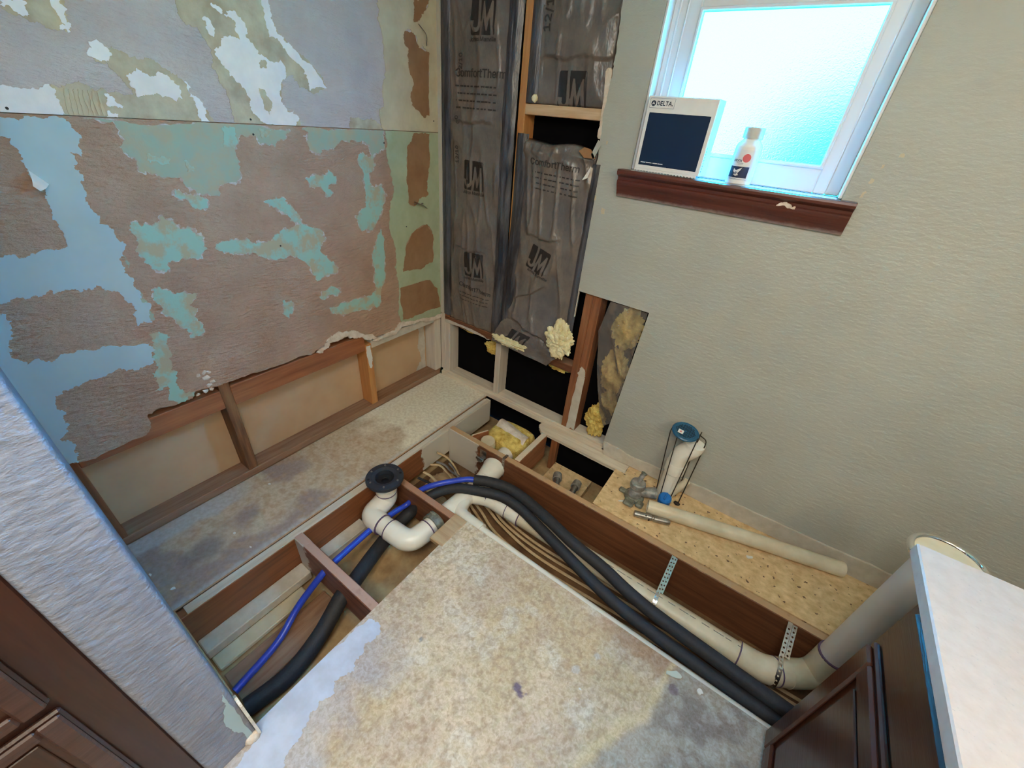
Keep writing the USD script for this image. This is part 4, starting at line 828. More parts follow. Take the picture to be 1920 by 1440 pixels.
for a in range(6):
    t = a * math.pi / 3 + 0.3; part(fg, 'screw', lathe([(0, 0), (0.0055, 0), (0.0045, 0.004), (0, 0.0045)], (fx + 0.071 * math.cos(t), fy + 0.071 * math.sin(t), 0.0772), (0, 0, 1), 10), 'steel_dull')
for a in range(2):
    t = a * math.pi + 1.0; part(fg, 'slot', lathe([(0, 0), (0.006, 0), (0.006, 0.001), (0, 0.001)], (fx + 0.074 * math.cos(t), fy + 0.074 * math.sin(t), 0.0768), (0, 0, 1), 10), 'black')
part(TD, 'riser', tube([(fx, fy, 0.022), (fx, fy, -0.045)], 0.0445, 24), 'pvc')
u0, u1, u2, u3 = np.array([fx, fy, -0.075]), np.array([0.545, -1.062, -0.082]), np.array([0.800, -1.046, -0.082]), np.array([0.815, -0.905, -0.078])
part(TD, 'elbow', tube(rounded([(fx, fy, -0.03), u0, (fx + .004, -0.985, -0.079)], 0.04, 10), 0.050, 24), 'pvc')
part(TD, 'pipe', tube([(fx, fy, 0.0), (fx, fy, -0.022)], 0.0505, 24), 'pvc')
part(TD, 'elbow', tube(rounded([(fx + .004, -0.98, -0.079), u1, (0.628, -1.057, -0.082)], 0.075, 12), 0.0495, 24), 'pvc')
part(TD, 'pipe', tube([(0.60, -1.058, -0.082), (0.70, -1.052, -0.082)], 0.0445, 24), 'pvc')
part(TD, 'elbow', tube(rounded([(0.680, -1.054, -0.082), u2, (0.812, -0.945, -0.079)], 0.085, 14), 0.0495, 24), 'pvc')
part(TD, 'pipe', tube([(0.810, -0.955, -0.079), (0.8155, -0.846, -0.078)], 0.0445, 24), 'pvc')
for p_, a_, r_ in (((0.630, -1.057, -0.082), (1, 0.06, 0), .0497), ((0.679, -1.054, -0.082), (1, 0.06, 0), .0497), ((0.8115, -0.948, -0.079), (0.06, 1, 0), .0497), ((fx, fy, -0.0235), (0, 0, 1), .0507)):
    ring(TD, p_, a_, r_)
part(TD, 'collar', cat([hollow([(0.8125, -0.925, -0.079), (0.8145, -0.886, -0.079)], 0.056, 0.008, 24), blob((0.80, -0.895, -0.03), (.02, .012, .012), 3, .3, 2)]), 'verdigris', 40, 'grimy collar where the pipe meets the header')
# trench drain: trunk fitting, main pipe, elbows and vent riser
MD = thing('main_drain', 'long white drain pipe in the trench rising as a grey white vent by the vanity', 'drain pipe', (1.6, -0.6, -0.2))
def P3(*p): return np.array(p, float)
part(MD, 'trunk_fitting', tube(rounded([(0.8157, -0.843, -0.078), (0.825, -0.62, -0.082), (0.80, -0.44, -0.09), (0.79, -0.416, -0.092)], 0.05, 8), [0.0465] * 1 + [0.0468] * (len(rounded([(0.8157, -0.843, -0.078), (0.825, -0.62, -0.082), (0.80, -0.44, -0.09), (0.79, -0.416, -0.092)], 0.05, 8)) - 2) + [0.058], 24), 'pvc')
part(MD, 'hub', tube([(0.822, -0.54, -0.085), (0.80, -0.418, -0.09)], [0.050, 0.064], 24), 'pvc', label='wide white hub against the joist')
part(MD, 'branch', tube(rounded([(0.815, -0.66, -0.079), (0.86, -0.790, -0.075), (0.955, -0.806, -0.062), (1.02, -0.810, -0.060)], 0.07, 10), 0.036, 20), 'pvc')
part(MD, 'branch', tube(rounded([(0.825, -0.67, -0.08), (0.90, -0.615, -0.090), (1.0, -0.600, -0.10)], 0.05, 8), 0.042, 20), 'pvc')
ring(MD, (0.905, -0.613, -0.091), (1, 0.1, -0.1), 0.046, 0.014)
YM, ZM = -0.600, -0.098
part(MD, 'main_pipe', tube([(0.96, YM + .004, ZM), (2.145, YM, ZM)], 0.0450, 28), 'pvc_dusty')
part(MD, 'coupling', tube([(1.03, YM + .004, ZM), (1.105, YM + .003, ZM)], 0.0495, 28), 'pvc')
part(MD, 'coupling', tube([(0.95, YM + .004, ZM), (1.031, YM + .004, ZM)], 0.0510, 28), 'pvc')
ring(MD, (1.03, YM + .004, ZM), (1, 0, 0), 0.0512, 0.003); ring(MD, (1.106, YM, ZM), (1, 0, 0), 0.0496, 0.003)
e1 = rounded([(2.115, YM, ZM), (2.21, YM + .006, ZM - .004), (2.30, -0.535, -0.115)], 0.08, 8)
part(MD, 'elbow', tube(e1, 0.0500, 28), 'pvc_dusty'); ring(MD, (2.118, YM, ZM), (1, 0, 0), 0.0502, 0.004)
ring(MD, e1[-2], (0.8, 0.55, -.1), 0.0506, 0.005)
RX, RY = 2.384, -0.466
e2 = rounded([(2.285, -0.546, -0.113), (RX - .005, RY - .006, -0.128), (RX, RY, -0.03), (RX, RY, 0.02)], 0.10, 12)
part(MD, 'elbow', tube(e2, 0.0505, 28), 'pvc_dusty'); ring(MD, (RX, RY, 0.021), (0, 0, 1), 0.0500, 0.006)
part(MD, 'vent_riser', hollow([(RX, RY, 0.0), (RX, RY, 0.585)], 0.0445, 0.006, 32), 'pvc_grey', label='grey white upright vent pipe')
for k in range(14):                                                            # printed line of dashes along the pipe
    x = 1.52 + 0.045 * k; part(MD, 'printed_dash', bx(x, x + 0.022 + 0.008 * (k % 3), YM + 0.002, YM + 0.005, ZM + 0.0446, ZM + 0.0454, 0.0002), 'cable_grey', False)
part(MD, 'branch_pipe', tube([(1.015, -0.814, -0.062), (1.4, -0.820, -0.068), (2.28, -0.824, -0.070)], 0.030, 20), 'pvc', label='thinner white pipe along the edge of the big floor panel')
# cap on the vent
VCAP = thing('chrome_dish', 'cream dish with a chrome rim sitting on the vent pipe', 'dish', (RX, RY, 0.586))
rc = (2.408, -0.452)
part(VCAP, 'dish', lathe([(0, 0.0), (0.066, 0.0), (0.080, 0.010), (0.078, 0.016), (0.050, 0.019), (0, 0.019)], (rc[0], rc[1], 0.5855), (0, 0, 1), 56), 'cream')
tor = trimesh.creation.torus(0.0855, 0.0090, major_sections=72, minor_sections=16); tor.apply_scale([1, 1, 1.25]); tor.apply_translation([rc[0], rc[1], 0.598]); part(VCAP, 'rim', tor, 'chrome')
# back bay stubs
single('pipe_stub', tube([(0.785, -0.3715, -0.092), (0.785, -0.285, -0.096)], 0.048, 24), 'pvc', 'short white pipe stub coming out behind the long joist', 'pipe')
cap = lathe([(0, 0.03), (0.040, 0.028), (0.044, 0.018), (0.046, 0.0), (0.046, -0.10), (0, -0.10)], (0.676, -0.324, -0.050), (0.1, -0.1, 1), 28)
single('drain_stub', cap, 'compound_cream', 'cream round-topped drain stub in the back floor bay', 'drain stub')
single('wood_scrap', board((0.585, -0.362, -0.012), (0.630, -0.262, -0.012), 0.012, 0.06), 'block_y', 'small thin brown board standing in the back floor bay', 'board')
for i, (c, e, lb) in enumerate([((1.10, -0.215, -0.13), (1.15, -0.33, -0.13), 'grey capped pipe in the dark hole, the left one'), ((1.215, -0.205, -0.125), (1.23, -0.345, -0.125), 'grey capped pipe in the dark hole, the right one')]):
    t = thing('capped_pipe', lb, 'pipe', c)
    part(t, 'pipe', tube([c, e], 0.018, 16), 'steel_dull'); d_ = np.array(e) - np.array(c); d_ /= np.linalg.norm(d_)
    part(t, 'cap', lathe([(0, -0.03), (0.016, -0.029), (0.024, -0.022), (0.026, 0.0), (0.026, 0.02), (0.02, 0.02)], c, d_, 18), 'valve_grey')
single('conduit', tube([(1.22, -0.30, -0.15), (1.50, -0.29, -0.15)], 0.013, 14), 'pvc_grey', 'thin grey pipe at the bottom of the dark hole', 'pipe')
# water lines: blue tube and black foam lagging
zb = -0.236
bl = spline([(0.700, -1.776, -0.205), (0.667, -1.605, -0.20), (0.632, -1.49, -0.155), (0.642, -1.370, -0.066), (0.634, -1.328, -0.068), (0.602, -1.11, -0.094), (0.600, -0.97, -0.106), (0.612, -0.885, -0.106), (0.655, -0.84, -0.02), (0.720, -0.775, 0.018), (0.80, -0.67, 0.018), (0.845, -0.632, 0.012)], 8)
WB1 = thing('water_line', 'blue water tube slipping into the upper black foam sleeve', 'water pipe', (0.8, -1.0, -0.2))
part(WB1, 'tube', tube(bl, 0.0140, 14), 'pex', label='bare blue tube')
s1 = spline([(0.832, -0.640, 0.013), (0.90, -0.600, 0.010), (0.99, -0.568, 0.006), (1.10, -0.568, 0.000), (1.26, -0.600, -0.002), (1.40, -0.634, -0.006), (1.556, -0.654, -0.014), (1.69, -0.690, -0.012), (1.812, -0.712, -0.010), (2.02, -0.728, -0.012), (2.2265, -0.738, -0.018), (2.30, -0.742, -0.02)], 8)
part(WB1, 'foam_sleeve', hollow(s1, 0.0260, 0.010, 22), 'foam', label='black foam sleeve')
WB2 = thing('water_line', 'lower black foam lagged pipe running beneath the blue tube', 'water pipe', (0.8, -1.0, -0.2))
s2 = spline([(0.780, -1.776, -0.205), (0.800, -1.640, -0.205), (0.782, -1.50, -0.18), (0.748, -1.370, -0.128), (0.740, -1.328, -0.130), (0.664, -1.14, -0.172), (0.630, -1.00, -0.176), (0.632, -0.885, -0.150), (0.690, -0.84, -0.058), (0.735, -0.77, -0.026), (0.79, -0.715, -0.014), (0.88, -0.664, -0.014), (0.99, -0.615, -0.020), (1.10, -0.610, -0.028), (1.20, -0.628, -0.036), (1.32, -0.656, -0.044), (1.49, -0.702, -0.048), (1.65, -0.740, -0.050), (1.812, -0.758, -0.050), (2.02, -0.767, -0.052), (2.2, -0.769, -0.055), (2.30, -0.769, -0.056)], 8)
part(WB2, 'foam_sleeve', tube(s2, 0.0250 + 0.0075 * sstep(0.40, 0.30, np.linspace(0, 1, len(s2))), 20), 'foam')
# electric cables on the trench floor
rc_ = np.random.default_rng(5)
for i in range(6):
    y0 = -0.56 - 0.035 * i; z0 = -0.232 + 0.004 * (i % 3)
    pts = [(0.60 + 0.03 * i, -0.50 - 0.02 * i, z0), (0.86, y0 + 0.05, z0 + 0.02), (1.02, y0 - 0.015 + 0.009 * rc_.normal(), z0 + 0.03), (1.25, y0 - 0.03 + 0.004 * rc_.normal(), z0 + 0.012), (1.6, y0 - 0.005, z0), (1.95, -0.55 - 0.030 * i, z0), (2.4, -0.53 - 0.03 * i, z0)]
    single('electric_cable', tube(spline(pts, 8), 0.0075, 8, flat=0.6), 'cable', ('tan electric cable in the trench, ' + ('nearest the white main pipe', 'second from the white main pipe', 'third from the white main pipe', 'third from the big floor panel', 'second from the big floor panel', 'nearest the big floor panel')[i]), 'cable', 40, 'tan cables in the trench')
for i, (pp_, z_, m_, lb) in enumerate([
    ([(819, 848), (838, 858), (852, 874), (862, 893)], (-0.06, -0.10, -0.15, -0.22), 'cable', 'tan cable end arching up highest beside the white corner'),
    ([(807, 871), (825, 873), (838, 886), (850, 900)], (-0.08, -0.09, -0.13, -0.20), 'cable', 'tan cable end curling in the middle of the loose ends'),
    ([(794, 885), (808, 893), (820, 905), (832, 914)], (-0.08, -0.09, -0.10, -0.14), 'cable', 'tan cable end lying lowest by the header'),
    ([(818, 866), (834, 872), (846, 884), (866, 896)], (-0.13, -0.15, -0.18, -0.22), 'cable_grey', 'grey cable end behind the tan cable ends'),
    ([(784, 896), (800, 903), (815, 910), (828, 914)], (-0.10, -0.10, -0.10, -0.12), 'foam', 'thin black cable end beside the header'),
    ([(842, 868), (852, 880), (858, 892), (880, 905)], (-0.16, -0.18, -0.2, -0.22), 'cable_grey', 'grey cable end nearest the white hub'),
    ([(832, 882), (842, 890), (852, 905), (872, 915)], (-0.16, -0.18, -0.2, -0.22), 'cable', 'short tan cable end by the trunk fitting')]):
    P = [at(x, y, 'z', z) for (x, y), z in zip(pp_, z_)]; P = [np.array([max(p[0], 0.462), min(p[1], -0.425), p[2]]) for p in P]
    single('cable_end', tube(spline(P, 8), 0.0075, 10, flat=0.7), m_, lb, 'cable', 40)
single('debris_pile', cat([blob((0.56, -0.60, -0.238), (.07, .09, .022), 4, .3, 3), blob((0.63, -0.72, -0.24), (.06, .06, .018), 9, .3, 3)]), 'raw_x', 'heap of wood dust and scraps under the cable ends', 'debris', 40)
# perforated straps
def strap(name, label, path, x0, w=0.016, hole=0.0036, pitch=0.018, lean=None, m='steel'):
    P = np.array(path, float); L = np.r_[0, np.cumsum(np.linalg.norm(np.diff(P, axis=0), axis=1))]
    sh = sbox(0, 0, L[-1], w)
    for k in range(int(L[-1] / pitch)): sh = sh.difference(Point((k + .5) * pitch, w / 2 if k % 2 else w / 2 + (0.0)).buffer(hole, 6))
    cells = [sh.intersection(sbox(a, 0, b, w)) for a, b in zip(np.arange(0, L[-1], pitch / 2), np.arange(0, L[-1], pitch / 2) + pitch / 2)]
    ms = []
    for c in cells:
        for p in polys(c): ms.append(trimesh.creation.extrude_polygon(p, 0.0011, engine='earcut'))
    m_ = cat(ms); v = np.array(m_.vertices); T = np.gradient(P, axis=0); T /= np.linalg.norm(T, axis=1)[:, None]
    C = np.stack([np.interp(v[:, 0], L, P[:, k]) for k in range(3)], 1); Tt = np.stack([np.interp(v[:, 0], L, T[:, k]) for k in range(3)], 1)
    X = np.array([1.0, 0, 0]) if lean is None else np.array(lean, float); N = np.cross(Tt, X); N /= np.maximum(np.linalg.norm(N, axis=1), 1e-9)[:, None]
    return single(name, trimesh.Trimesh(C + X * (v[:, 1] - w / 2)[:, None] + N * v[:, 2][:, None], m_.faces, process=False), m, label, 'strap', 20)
def loop(x, top, c, r, shift=0.0):
    a = np.linspace(math.radians(60), math.radians(-285), 40)
    circ = [(x + shift * 0.5, c[0] + r * math.cos(t), c[1] + r * math.sin(t)) for t in a]
    # down one leg, around the pipe, and up again
    st = [(x + 0.004, top[0], top[1])] ; en = [(x + shift, top[0] - 0.006, top[1] + 0.012)]
    circ2 = [(x + 0.004 + (shift - 0.004) * i / 39, p[1], p[2]) for i, p in enumerate(circ)]
    return np.vstack([spline(st + [circ2[0]], 8), circ2[1:], spline([circ2[-1]] + en, 8)[1:]])
strap('strap_hanger', 'perforated metal hanger strap round the middle of the white trench pipe', loop(1.795, (-0.414, -0.004), (YM, ZM), 0.0475, -0.006), 0)
strap('strap_hanger', 'perforated metal hanger strap round the elbow near the vanity', loop(2.262, (-0.414, -0.004), (-0.562, -0.108), 0.0640, -0.016), 0)
j0 = at(947, 858, 'z', 0.0); strap('strap_hanger', 'thin metal strap bent over the joist above the white hub', [(j0[0], -0.372, -0.0005), (j0[0], -0.409, -0.0005), (j0[0], -0.4125, -0.004), (j0[0] + .002, -0.4125, -0.06), (j0[0] + .004, -0.4135, -0.125)], 0, 0.016, m='steel_dull')
br = cat([bx(0.690, 0.735, -0.4135, -0.4112, -0.075, -0.020, 0.001), bx(0.700, 0.730, -0.455, -0.4135, -0.072, -0.069, 0.001), tube([(0.69, -0.44, -0.062), (0.735, -0.44, -0.062)], 0.010, 12)])
single('pipe_bracket', br, 'steel', 'shiny metal bracket fixed to the white stained joist', 'bracket', 30)

# ================================================================== things on the ledge
lp = spline([at(1214, 949, 'z', 0.034), at(1390, 1005, 'z', 0.034), at(1580, 1068, 'z', 0.034)], 6)
single('loose_pipe', hollow(lp, 0.0335, 0.005, 28), 'pvc_dusty', 'loose white pipe lying on the ledge along the wall', 'pipe', 40)
n0, n1 = at(1190, 960, 'z', 0.018), at(1257, 978, 'z', 0.018); n0[2] = n1[2] = 0.0165; n0[1] -= 0.008; n1[1] -= 0.008; nd = (n1 - n0) / np.linalg.norm(n1 - n0); nl = np.linalg.norm(n1 - n0)
NP = thing('pipe_nipple', 'grey metal nipple with a collar lying in front of the loose white pipe', 'fitting', n0)
part(NP, 'barrel', lathe([(0, 0), (0.013, 0), (0.0155, 0.004), (0.0155, nl * .48), (0.013, nl * .5), (0.013, nl * .54), (0.0155, nl * .56), (0.0155, nl * .92), (0.010, nl), (0, nl)], n0, nd, 24), 'steel_dull')
part(NP, 'screw', lathe([(0, 0), (0.004, 0), (0.004, 0.008), (0, 0.008)], n0 + nd * nl * .45 + np.array([0, -0.014, 0.0]), (0, -1, 0.1), 12), 'wire_dark')
part(NP, 'hole', lathe([(0, 0), (0.0035, 0), (0.0035, 0.0006), (0, 0.0006)], n0 + nd * nl * .32 + np.array([0.003, -0.008, 0.0138]), (0, -.5, 1), 12), 'black')
# old grey valve
vx, vy = 1.520, -0.205
VV = thing('old_valve', 'old grey metal valve with a winged corroded base on the ledge', 'valve', (vx, vy, 0))
part(VV, 'body', lathe([(0, 0.012), (0.034, 0.012), (0.036, 0.03), (0.030, 0.045), (0.027, 0.05), (0.029, 0.053), (0.027, 0.056), (0.029, 0.059), (0.027, 0.062), (0.029, 0.066), (0.027, 0.07), (0.036, 0.078), (0.038, 0.09), (0.036, 0.105), (0.030, 0.110), (0, 0.112)], (vx, vy, 0), (0, 0, 1), 32), 'valve_grey', 25)
base = lathe([(0, 0.0), (0.046, 0.0), (0.050, 0.006), (0.048, 0.018), (0.040, 0.024), (0, 0.024)], (vx, vy, 0.0005), (0, 0, 1), 28)
ears = [bx(vx - 0.078, vx - 0.03, vy - 0.016, vy + 0.016, 0.002, 0.020, 0.006), bx(vx - 0.03, vx + 0.02, vy - 0.082, vy - 0.03, 0.002, 0.022, 0.006), bx(vx + 0.025, vx + 0.06, vy - 0.06, vy - 0.02, 0.002, 0.024, 0.006)]
part(VV, 'base', cat([base] + ears), 'verdigris', 25)
part(VV, 'stem', tube([(vx - .002, vy + .004, 0.108), (vx + .006, vy + .024, 0.150)], 0.012, 16), 'valve_grey')
part(VV, 'nut', lathe([(0, 0), (0.012, 0), (0.016, 0.004), (0.016, 0.010), (0.007, 0.012), (0, 0.012)], (vx + .006, vy + .022, 0.148), (0.2, 0.6, 1), 8), 'verdigris', 10)
part(VV, 'side_outlet', tube([(vx + .02, vy + .01, 0.045), (vx + .085, vy + .05, 0.045)], [0.022, 0.030], 18), 'valve_grey')
# strainer stack: white fittings inside a wire cage under a round blue plate
sx, sy = 1.650, -0.088
ST = thing('drain_test_kit', 'white pipe fittings in a wire cage under a round blue plate on the ledge', 'pipe fittings', (sx, sy, 0))
ptop = at(1285, 810, 'y', -0.085); zt = float(ptop[2])
part(ST, 'lower_body', lathe([(0, 0.0), (0.040, 0.0), (0.042, 0.02), (0.040, 0.03), (0.040, zt * .40), (0.047, zt * .42), (0.048, zt * .55), (0.043, zt * .57), (0, zt * .57)], (sx - .012, sy + .004, 0.0005), (0, 0, 1), 28), 'pvc')
part(ST, 'elbow', tube(rounded([(sx - .012, sy + .004, zt * .52), (sx - .012, sy + .004, zt * .68), (sx + .03, sy + .004, zt * .84), (sx + .03, sy + .004, zt * .90)], 0.05, 8), 0.044, 24), 'pvc')
part(ST, 'side_arm', tube([(sx + .02, sy - 0.01, 0.04), (sx + .062, sy + .004, zt * .36)], 0.017, 14), 'pvc_dusty')
tag_ = part(ST, 'white_tag', bx(ptop[0] + .045, ptop[0] + .085, sy - .004, sy - .001, zt - .078, zt - .040, 0.0008), 'white_card')
pl = lathe([(0, 0.0), (0.050, 0.0), (0.060, 0.006), (0.061, 0.012), (0.057, 0.016), (0.052, 0.0135), (0, 0.0135)], (ptop[0], ptop[1], zt - .008), (0.06, -0.12, 1), 40)
pm = part(ST, 'blue_plate', pl, 'blue_plastic', 25, 'round blue plate full of small dark holes')
ax_ = np.array([0.06, -0.12, 1]); ax_ /= np.linalg.norm(ax_); e_x = np.cross([0, 1, 0], ax_); e_x /= np.linalg.norm(e_x); e_y = np.cross(ax_, e_x); hs = []
for i in range(-5, 6):
    for j in range(-5, 6):
        q = np.array([i * .0085 + (j % 2) * .004, j * .0078])
        if 0.0 < np.hypot(*q) < 0.043 and not (q[0] < -0.004 and q[1] < 0.0 and q[0] > -.03 and q[1] > -.03):
            hs.append(lathe([(0, 0), (0.0031, 0), (0.0031, 0.0006), (0, 0.0006)], np.array([ptop[0], ptop[1], zt - .008]) + ax_ * .0137 + e_x * q[0] + e_y * q[1], ax_, 6))
part(ST, 'plate_holes', cat(hs), 'black', False, 'dark holes of the blue plate', kind='stuff')
stq = np.array([ptop[0], ptop[1], zt - .008]) + ax_ * .0142 + e_x * -.018 + e_y * -.016
st_ = bx(-.012, .012, -.013, .013, 0, .0008, .0003); Mx = np.eye(4); Mx[:3, 0], Mx[:3, 1], Mx[:3, 2], Mx[:3, 3] = e_x, e_y, ax_, stq; st_.apply_transform(Mx); stk = part(ST, 'sticker', st_, 'white_card', label='small white square sticker')
part(stk, 'print', (lambda m: (m.apply_transform(Mx), m)[1])(bx(-.003, .003, -.005, .005, .0008, .0012, .0001)), 'label_red')
for (a, b, yy) in ((-0.058, -0.034, -0.050), (0.060, 0.034, -0.060), (0.062, 0.050, 0.03)):
    for sgn in (1,):
        tp, bt = np.array([ptop[0] + a, ptop[1] + yy * .7, zt - .004]), np.array([sx + b - .01, sy + yy, 0.004])
        part(ST, 'wire', tube(rounded([tp + [0.0, 0.03, 0.004], tp, bt], 0.02, 6), 0.0024, 8), 'wire_dark')
part(ST, 'wire', tube(rounded([(ptop[0] + .03, ptop[1] + .03, zt + .006), (ptop[0] + .095, ptop[1] + .02, zt - .012), (ptop[0] + .098, ptop[1] + .0, zt - .03), (sx + .065, sy - .02, 0.004)], 0.03, 8), 0.0026, 8), 'wire_dark')
part(ST, 'wire', tube([(ptop[0] - .02, ptop[1] - .054, zt - .01), (sx - .022, sy - .050, 0.02)], 0.0022, 8), 'wire_dark')
kn = part(ST, 'knob_stem', lathe([(0, 0), (0.022, 0), (0.022, 0.02), (0, 0.02)], (sx + .004, sy - .068, 0.0005), (0, 0, 1), 20), 'pvc')
part(ST, 'blue_knob', cat([lathe([(0, 0.0), (0.026, 0.0), (0.031, 0.006), (0.031, 0.040), (0.024, 0.049), (0, 0.050)], (sx + .004, sy - .068, 0.0205), (0.0, -0.25, 1), 24), bx(sx - .000, sx + .008, sy - .100, sy - .056, 0.062, 0.078, 0.002)]), 'blue_knob', 25, 'blue test plug knob')
part(ST, 'foot_clip', blob((sx + .06, sy - .02, 0.008), (.016, .012, .008), 3, .3, 2), 'wire_dark')

# ================================================================== window sill things
bxx, bxy, bxz = 1.212, 0.0, 1.4212
DB = thing('faucet_box', 'white carton with a dark navy panel leaning on the window sill', 'box', (bxx, bxy, bxz))
Mb = trimesh.transformations.rotation_matrix(math.radians(-3), [0, 0, 1]); Mb[:3, 3] = [bxx, 0.000, bxz]
def onbox(m): m = m.copy(); m.apply_transform(Mb); return m
BW, BD, BH = 0.250, 0.076, 0.240
part(DB, 'carton', onbox(bx(-BW / 2, BW / 2, -BD / 2, BD / 2, 0.008, BH, 0.002)), 'white_card')
part(DB, 'navy_panel', onbox(bx(-BW / 2 + .014, BW / 2 - .014, -BD / 2 - .0007, -BD / 2 + .0005, 0.022, 0.190, 0.0003)), 'card_navy', label='dark navy printed panel')
sc = [(-BW / 2 + .005, 0.010)] + [(-BW / 2 + .005 + k * (BW - .01) / 40, 0.004 if k % 2 else 0.0004) for k in range(41)] + [(BW / 2 - .005, 0.010)]
part(DB, 'torn_flap', onbox(extrude(Polygon(sc), 0.0015, 'y', -BD / 2 - .006, -1)), 'white_card', 20, 'scalloped torn edge of the carton')
def btext(s, x, z, h, m, bold=True):
    t = meshkit.text_mesh(s, h, 0.0005, bold); v = np.array(t.vertices); return onbox(trimesh.Trimesh(np.c_[x + v[:, 0], -BD / 2 - .0004 - v[:, 2], z + v[:, 1]], t.faces, process=False))
part(DB, 'lettering', btext('DELTA.', -BW / 2 + .034, 0.2125, 0.0125, 'label_grey'), 'card_navy', False)
lg = Point(0, 0).buffer(0.0085).difference(unary_union([Polygon([(0, .0062), (-.0058, -.0040), (0, -.0018)]).buffer(.0003), Polygon([(.0012, .0045), (.0060, -.0040), (.0012, -.0018)])]))
part(DB, 'logo', onbox(extrude(affinity.translate(lg, -BW / 2 + .022, 0.218), 0.0005, 'y', -BD / 2 - .0003, -1)), 'card_navy', 20)
fr_ = affinity.translate(sbox(0, 0, .088, .026).buffer(.002).difference(sbox(0, 0, .088, .026).buffer(.001)), -BW / 2 + .010, 0.206)
part(DB, 'label_frame', onbox(extrude(fr_, 0.0003, 'y', -BD / 2 - .0002, -1)), 'label_grey', 20)
part(DB, 'fine_print', onbox(cat([bx(-BW / 2 + .022 + k, -BW / 2 + .022 + k + w_, -BD / 2 - .0012, -BD / 2 - .0006, 0.030, 0.0328, 0.0001) for k, w_ in ((0, .02), (.022, .020), (.0435, .001), (.048, .018), (.068, .02))])), 'label_white', False)
part(DB, 'fine_print', onbox(cat([bx(BW / 2 - .0003, BW / 2 + .0004, -BD / 2 + .012, -BD / 2 + .017, 0.022 + .009 * k, 0.026 + .009 * k, 0.0001) for k in range(9)])), 'label_navy', False)
bo = (1.463, 0.0, 1.4212); BR = 0.0415
BT = thing('pill_bottle', 'white plastic bottle with a navy label beside the carton', 'bottle', bo)
part(BT, 'body', lathe([(0, 0), (BR - .004, 0), (BR, 0.004), (BR, 0.112), (BR - .003, 0.122), (BR - .012, 0.132), (0.026, 0.136), (0.026, 0.142), (0, 0.142)], bo, (0, 0, 1), 48), 'bottle_white')
part(BT, 'cap', lathe([(0, 0.139), (0.031, 0.139), (0.0315, 0.141), (0.0315, 0.168), (0.030, 0.171), (0, 0.171)], bo, (0, 0, 1), 40), 'bottle_cap')
def wrap(m, a0, off):
    v = np.array(m.vertices); r = BR + off + v[:, 2]; a = a0 + v[:, 0] / BR
    return trimesh.Trimesh(np.c_[bo[0] + r * np.sin(a), bo[1] - r * np.cos(a), bo[2] + v[:, 1]], m.faces, process=False)
def flatm(sh, t=0.0003, e=0.004): return fine(cat([trimesh.creation.extrude_polygon(p, t, engine='earcut') for p in polys(sh)]), e)
A0 = 0.15
lab = part(BT, 'label', wrap(flatm(sbox(-.062, .014, .062, .106)), A0, 0.0003), 'label_white', True)
part(lab, 'navy_block', wrap(flatm(sbox(-.040, .022, .022, .056)), A0, 0.0006), 'label_navy', True)
bird = Polygon([(-.026, .050), (-.018, .044), (-.010, .048), (.0, .054), (-.004, .044), (-.010, .036), (-.006, .030), (-.014, .027), (-.022, .030), (-.018, .036), (-.026, .040)])
part(lab, 'picture', wrap(flatm(bird), A0, 0.0010), 'label_white', True)
part(lab, 'picture', wrap(flatm(Polygon([(-.022, .036), (-.016, .041), (-.011, .038), (-.014, .031), (-.021, .031)])), A0, 0.0014), 'label_grey', True)
part(lab, 'red_dot', wrap(flatm(Point(.004, .082).buffer(.0125)), A0, 0.0006), 'label_red', True)
t = meshkit.text_mesh('stock', 0.008, 0.0003, True); t.apply_translation([-.036, .070, 0]); part(lab, 'lettering', wrap(fine(t, .004), A0, 0.0006), 'label_navy', True)
part(lab, 'fine_print', wrap(cat([flatm(sbox(-.024, .0655, -.002, .0670)), flatm(sbox(-.018, .0625, -.002, .0635)), flatm(sbox(-.036, .0165, .024, .0178)), flatm(sbox(-.036, .019, -.01, .0198))]), A0, 0.0006), 'label_grey', True)

# ================================================================== chips and scraps
def chip(px, py, ax, val, s, seed, label, m='chip_white', asp=1.0, rot=0.0, t=0.0025):
    c = at(px, py, ax, val); r = np.random.default_rng(seed); k = 9
    a = np.linspace(0, 2 * np.pi, k, endpoint=False); rr = s * r.uniform(0.6, 1.1, k)
    Q = np.c_[rr * np.cos(a), rr * np.sin(a) * asp]; R_ = np.array([[math.cos(rot), -math.sin(rot)], [math.sin(rot), math.cos(rot)]]); Q = Q @ R_.T
    single('paint_chip', extrude(affinity.translate(Polygon(Q).buffer(0), c[0], c[1]), t, 'z', val + 0.0004), m, label, 'paint chip', 20)
chip(1405, 1045, 'z', 0.0, 0.018, 1, 'white paint chip on the ledge in front of the loose pipe', asp=0.5, rot=0.6)
chip(1265, 1266, 'z', 0.001, 0.032, 2, 'pale green flake on the edge of the big panel near the trench', 'chip_green', asp=0.45, rot=0.35, t=0.004)
chip(325, 1104, 'z', 0.0, 0.011, 3, 'white chip in a ring stain on the subfloor strip by the partition', asp=0.6, rot=1.0)
chip(282, 1078, 'z', 0.0, 0.008, 4, 'small white chip nearest the partition on the subfloor strip', asp=0.5)
chip(505, 908, 'z', 0.0, 0.007, 5, 'tiny white chip by the foot of the old knotty stud')
chip(440, 1000, 'z', 0.0, 0.006, 6, 'tiny white crumb in the middle of the dark patch of the subfloor strip')
chip(470, 1026, 'z', 0.0, 0.007, 7, 'white crumb near the joist edge of the subfloor strip', asp=0.5)
chip(430, 1224, 'z', -0.236, 0.030, 8, 'cream scrap lying on the dust of the left pipe bay', 'chip_green', asp=0.3, rot=0.9)
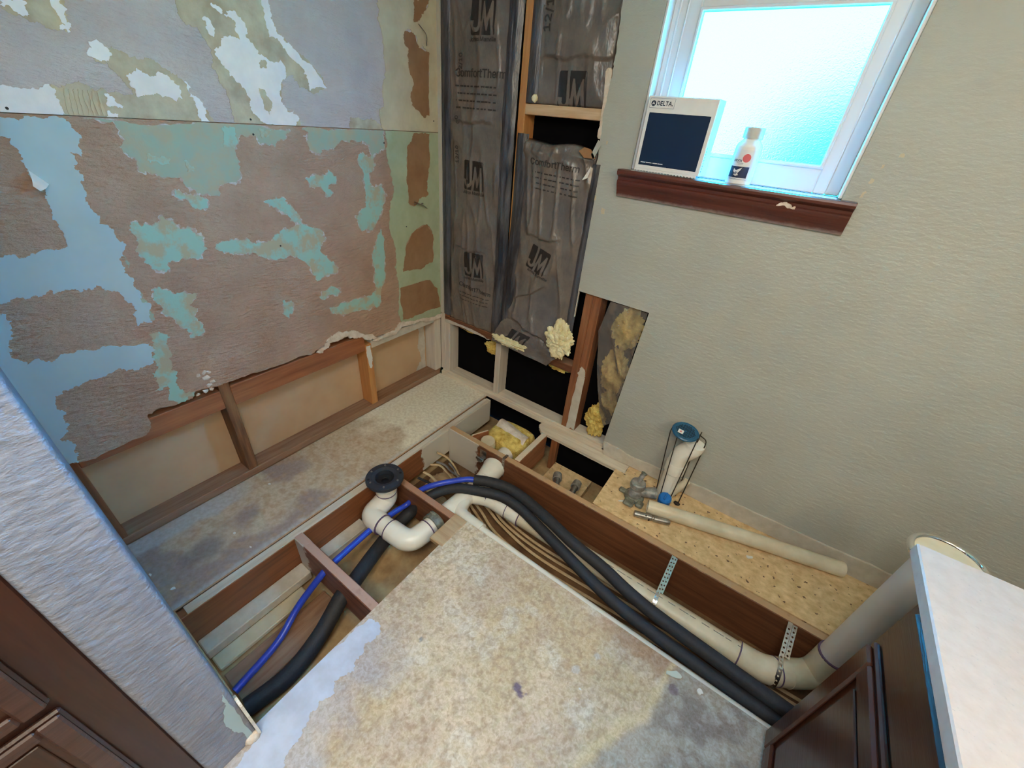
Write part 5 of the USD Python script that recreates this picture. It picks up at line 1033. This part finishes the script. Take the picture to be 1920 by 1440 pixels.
chip(1312, 1298, 'z', 0.0, 0.010, 9, 'white round crumb at the grey smear near the trench', t=0.006)
chip(1087, 1292, 'z', 0.0, 0.006, 10, 'tiny cream crumb right of the purple stain', asp=0.5)
chip(1167, 940, 'z', 0.0, 0.024, 11, 'white paper scrap between the old valve and the nipple', asp=0.35, rot=0.5)

# ------------------------------------------------------------------ outside the window
mat('leaf', lin(120, 200, 130), lin(70, 160, 100), 9, rough=0.7); mat('lawn', lin(90, 130, 70), rough=0.9)
single('lawn', bx(-12, 14, 0.4, 22, -0.62, -0.6), 'lawn', 'lawn outside the window', 'lawn', kind='structure')
hg = cat([blob((1.9 + 0.9 * i, 3.2 + 0.2 * (i % 2), 0.4 + 0.2 * (i % 3)), (0.8, 0.6, 1.5), 80 + i, 0.3, 3) for i in range(5)])
single('hedge', hg, 'leaf', 'green hedge blurred behind the obscured glass', 'hedge', 60)
# ------------------------------------------------------------------ lamps of the room
CL = thing('ceiling_lamp', 'square ceiling lamp behind the camera', 'lamp', (1.70, -2.25, 2.36))
part(CL, 'lamp_rim', bx(1.35, 2.05, -2.9, -1.6, 2.385, 2.3995), 'window_white')
l = UsdLux.RectLight.Define(stage, CL + '/lamp_light'); l.CreateWidthAttr(0.62); l.CreateHeightAttr(1.22); l.CreateIntensityAttr(CEIL_POWER); l.CreateColorAttr(Gf.Vec3f(1.0, 0.97, 0.92)); l.AddTranslateOp().Set(Gf.Vec3d(0, 0, 0.022))
VL = thing('vanity_lamp', 'wall lamp with three globes over the vanity', 'lamp', (2.93, -2.0, 2.0))
part(VL, 'back_plate', bx(2.93, 2.9505, -2.40, -1.60, 1.95, 2.05), 'chrome')
for i in range(3):
    y = -2.30 + 0.3 * i
    part(VL, 'arm', tube([(2.93, y, 2.0), (2.885, y, 2.0)], 0.012), 'chrome')
    l = UsdLux.SphereLight.Define(stage, f'{VL}/globe_light_{i}'); l.CreateRadiusAttr(0.055); l.CreateIntensityAttr(VANITY_POWER); l.CreateColorAttr(Gf.Vec3f(1.0, 0.88, 0.70)); l.AddTranslateOp().Set(Gf.Vec3d(-0.10, y + 2.0, 0.0))
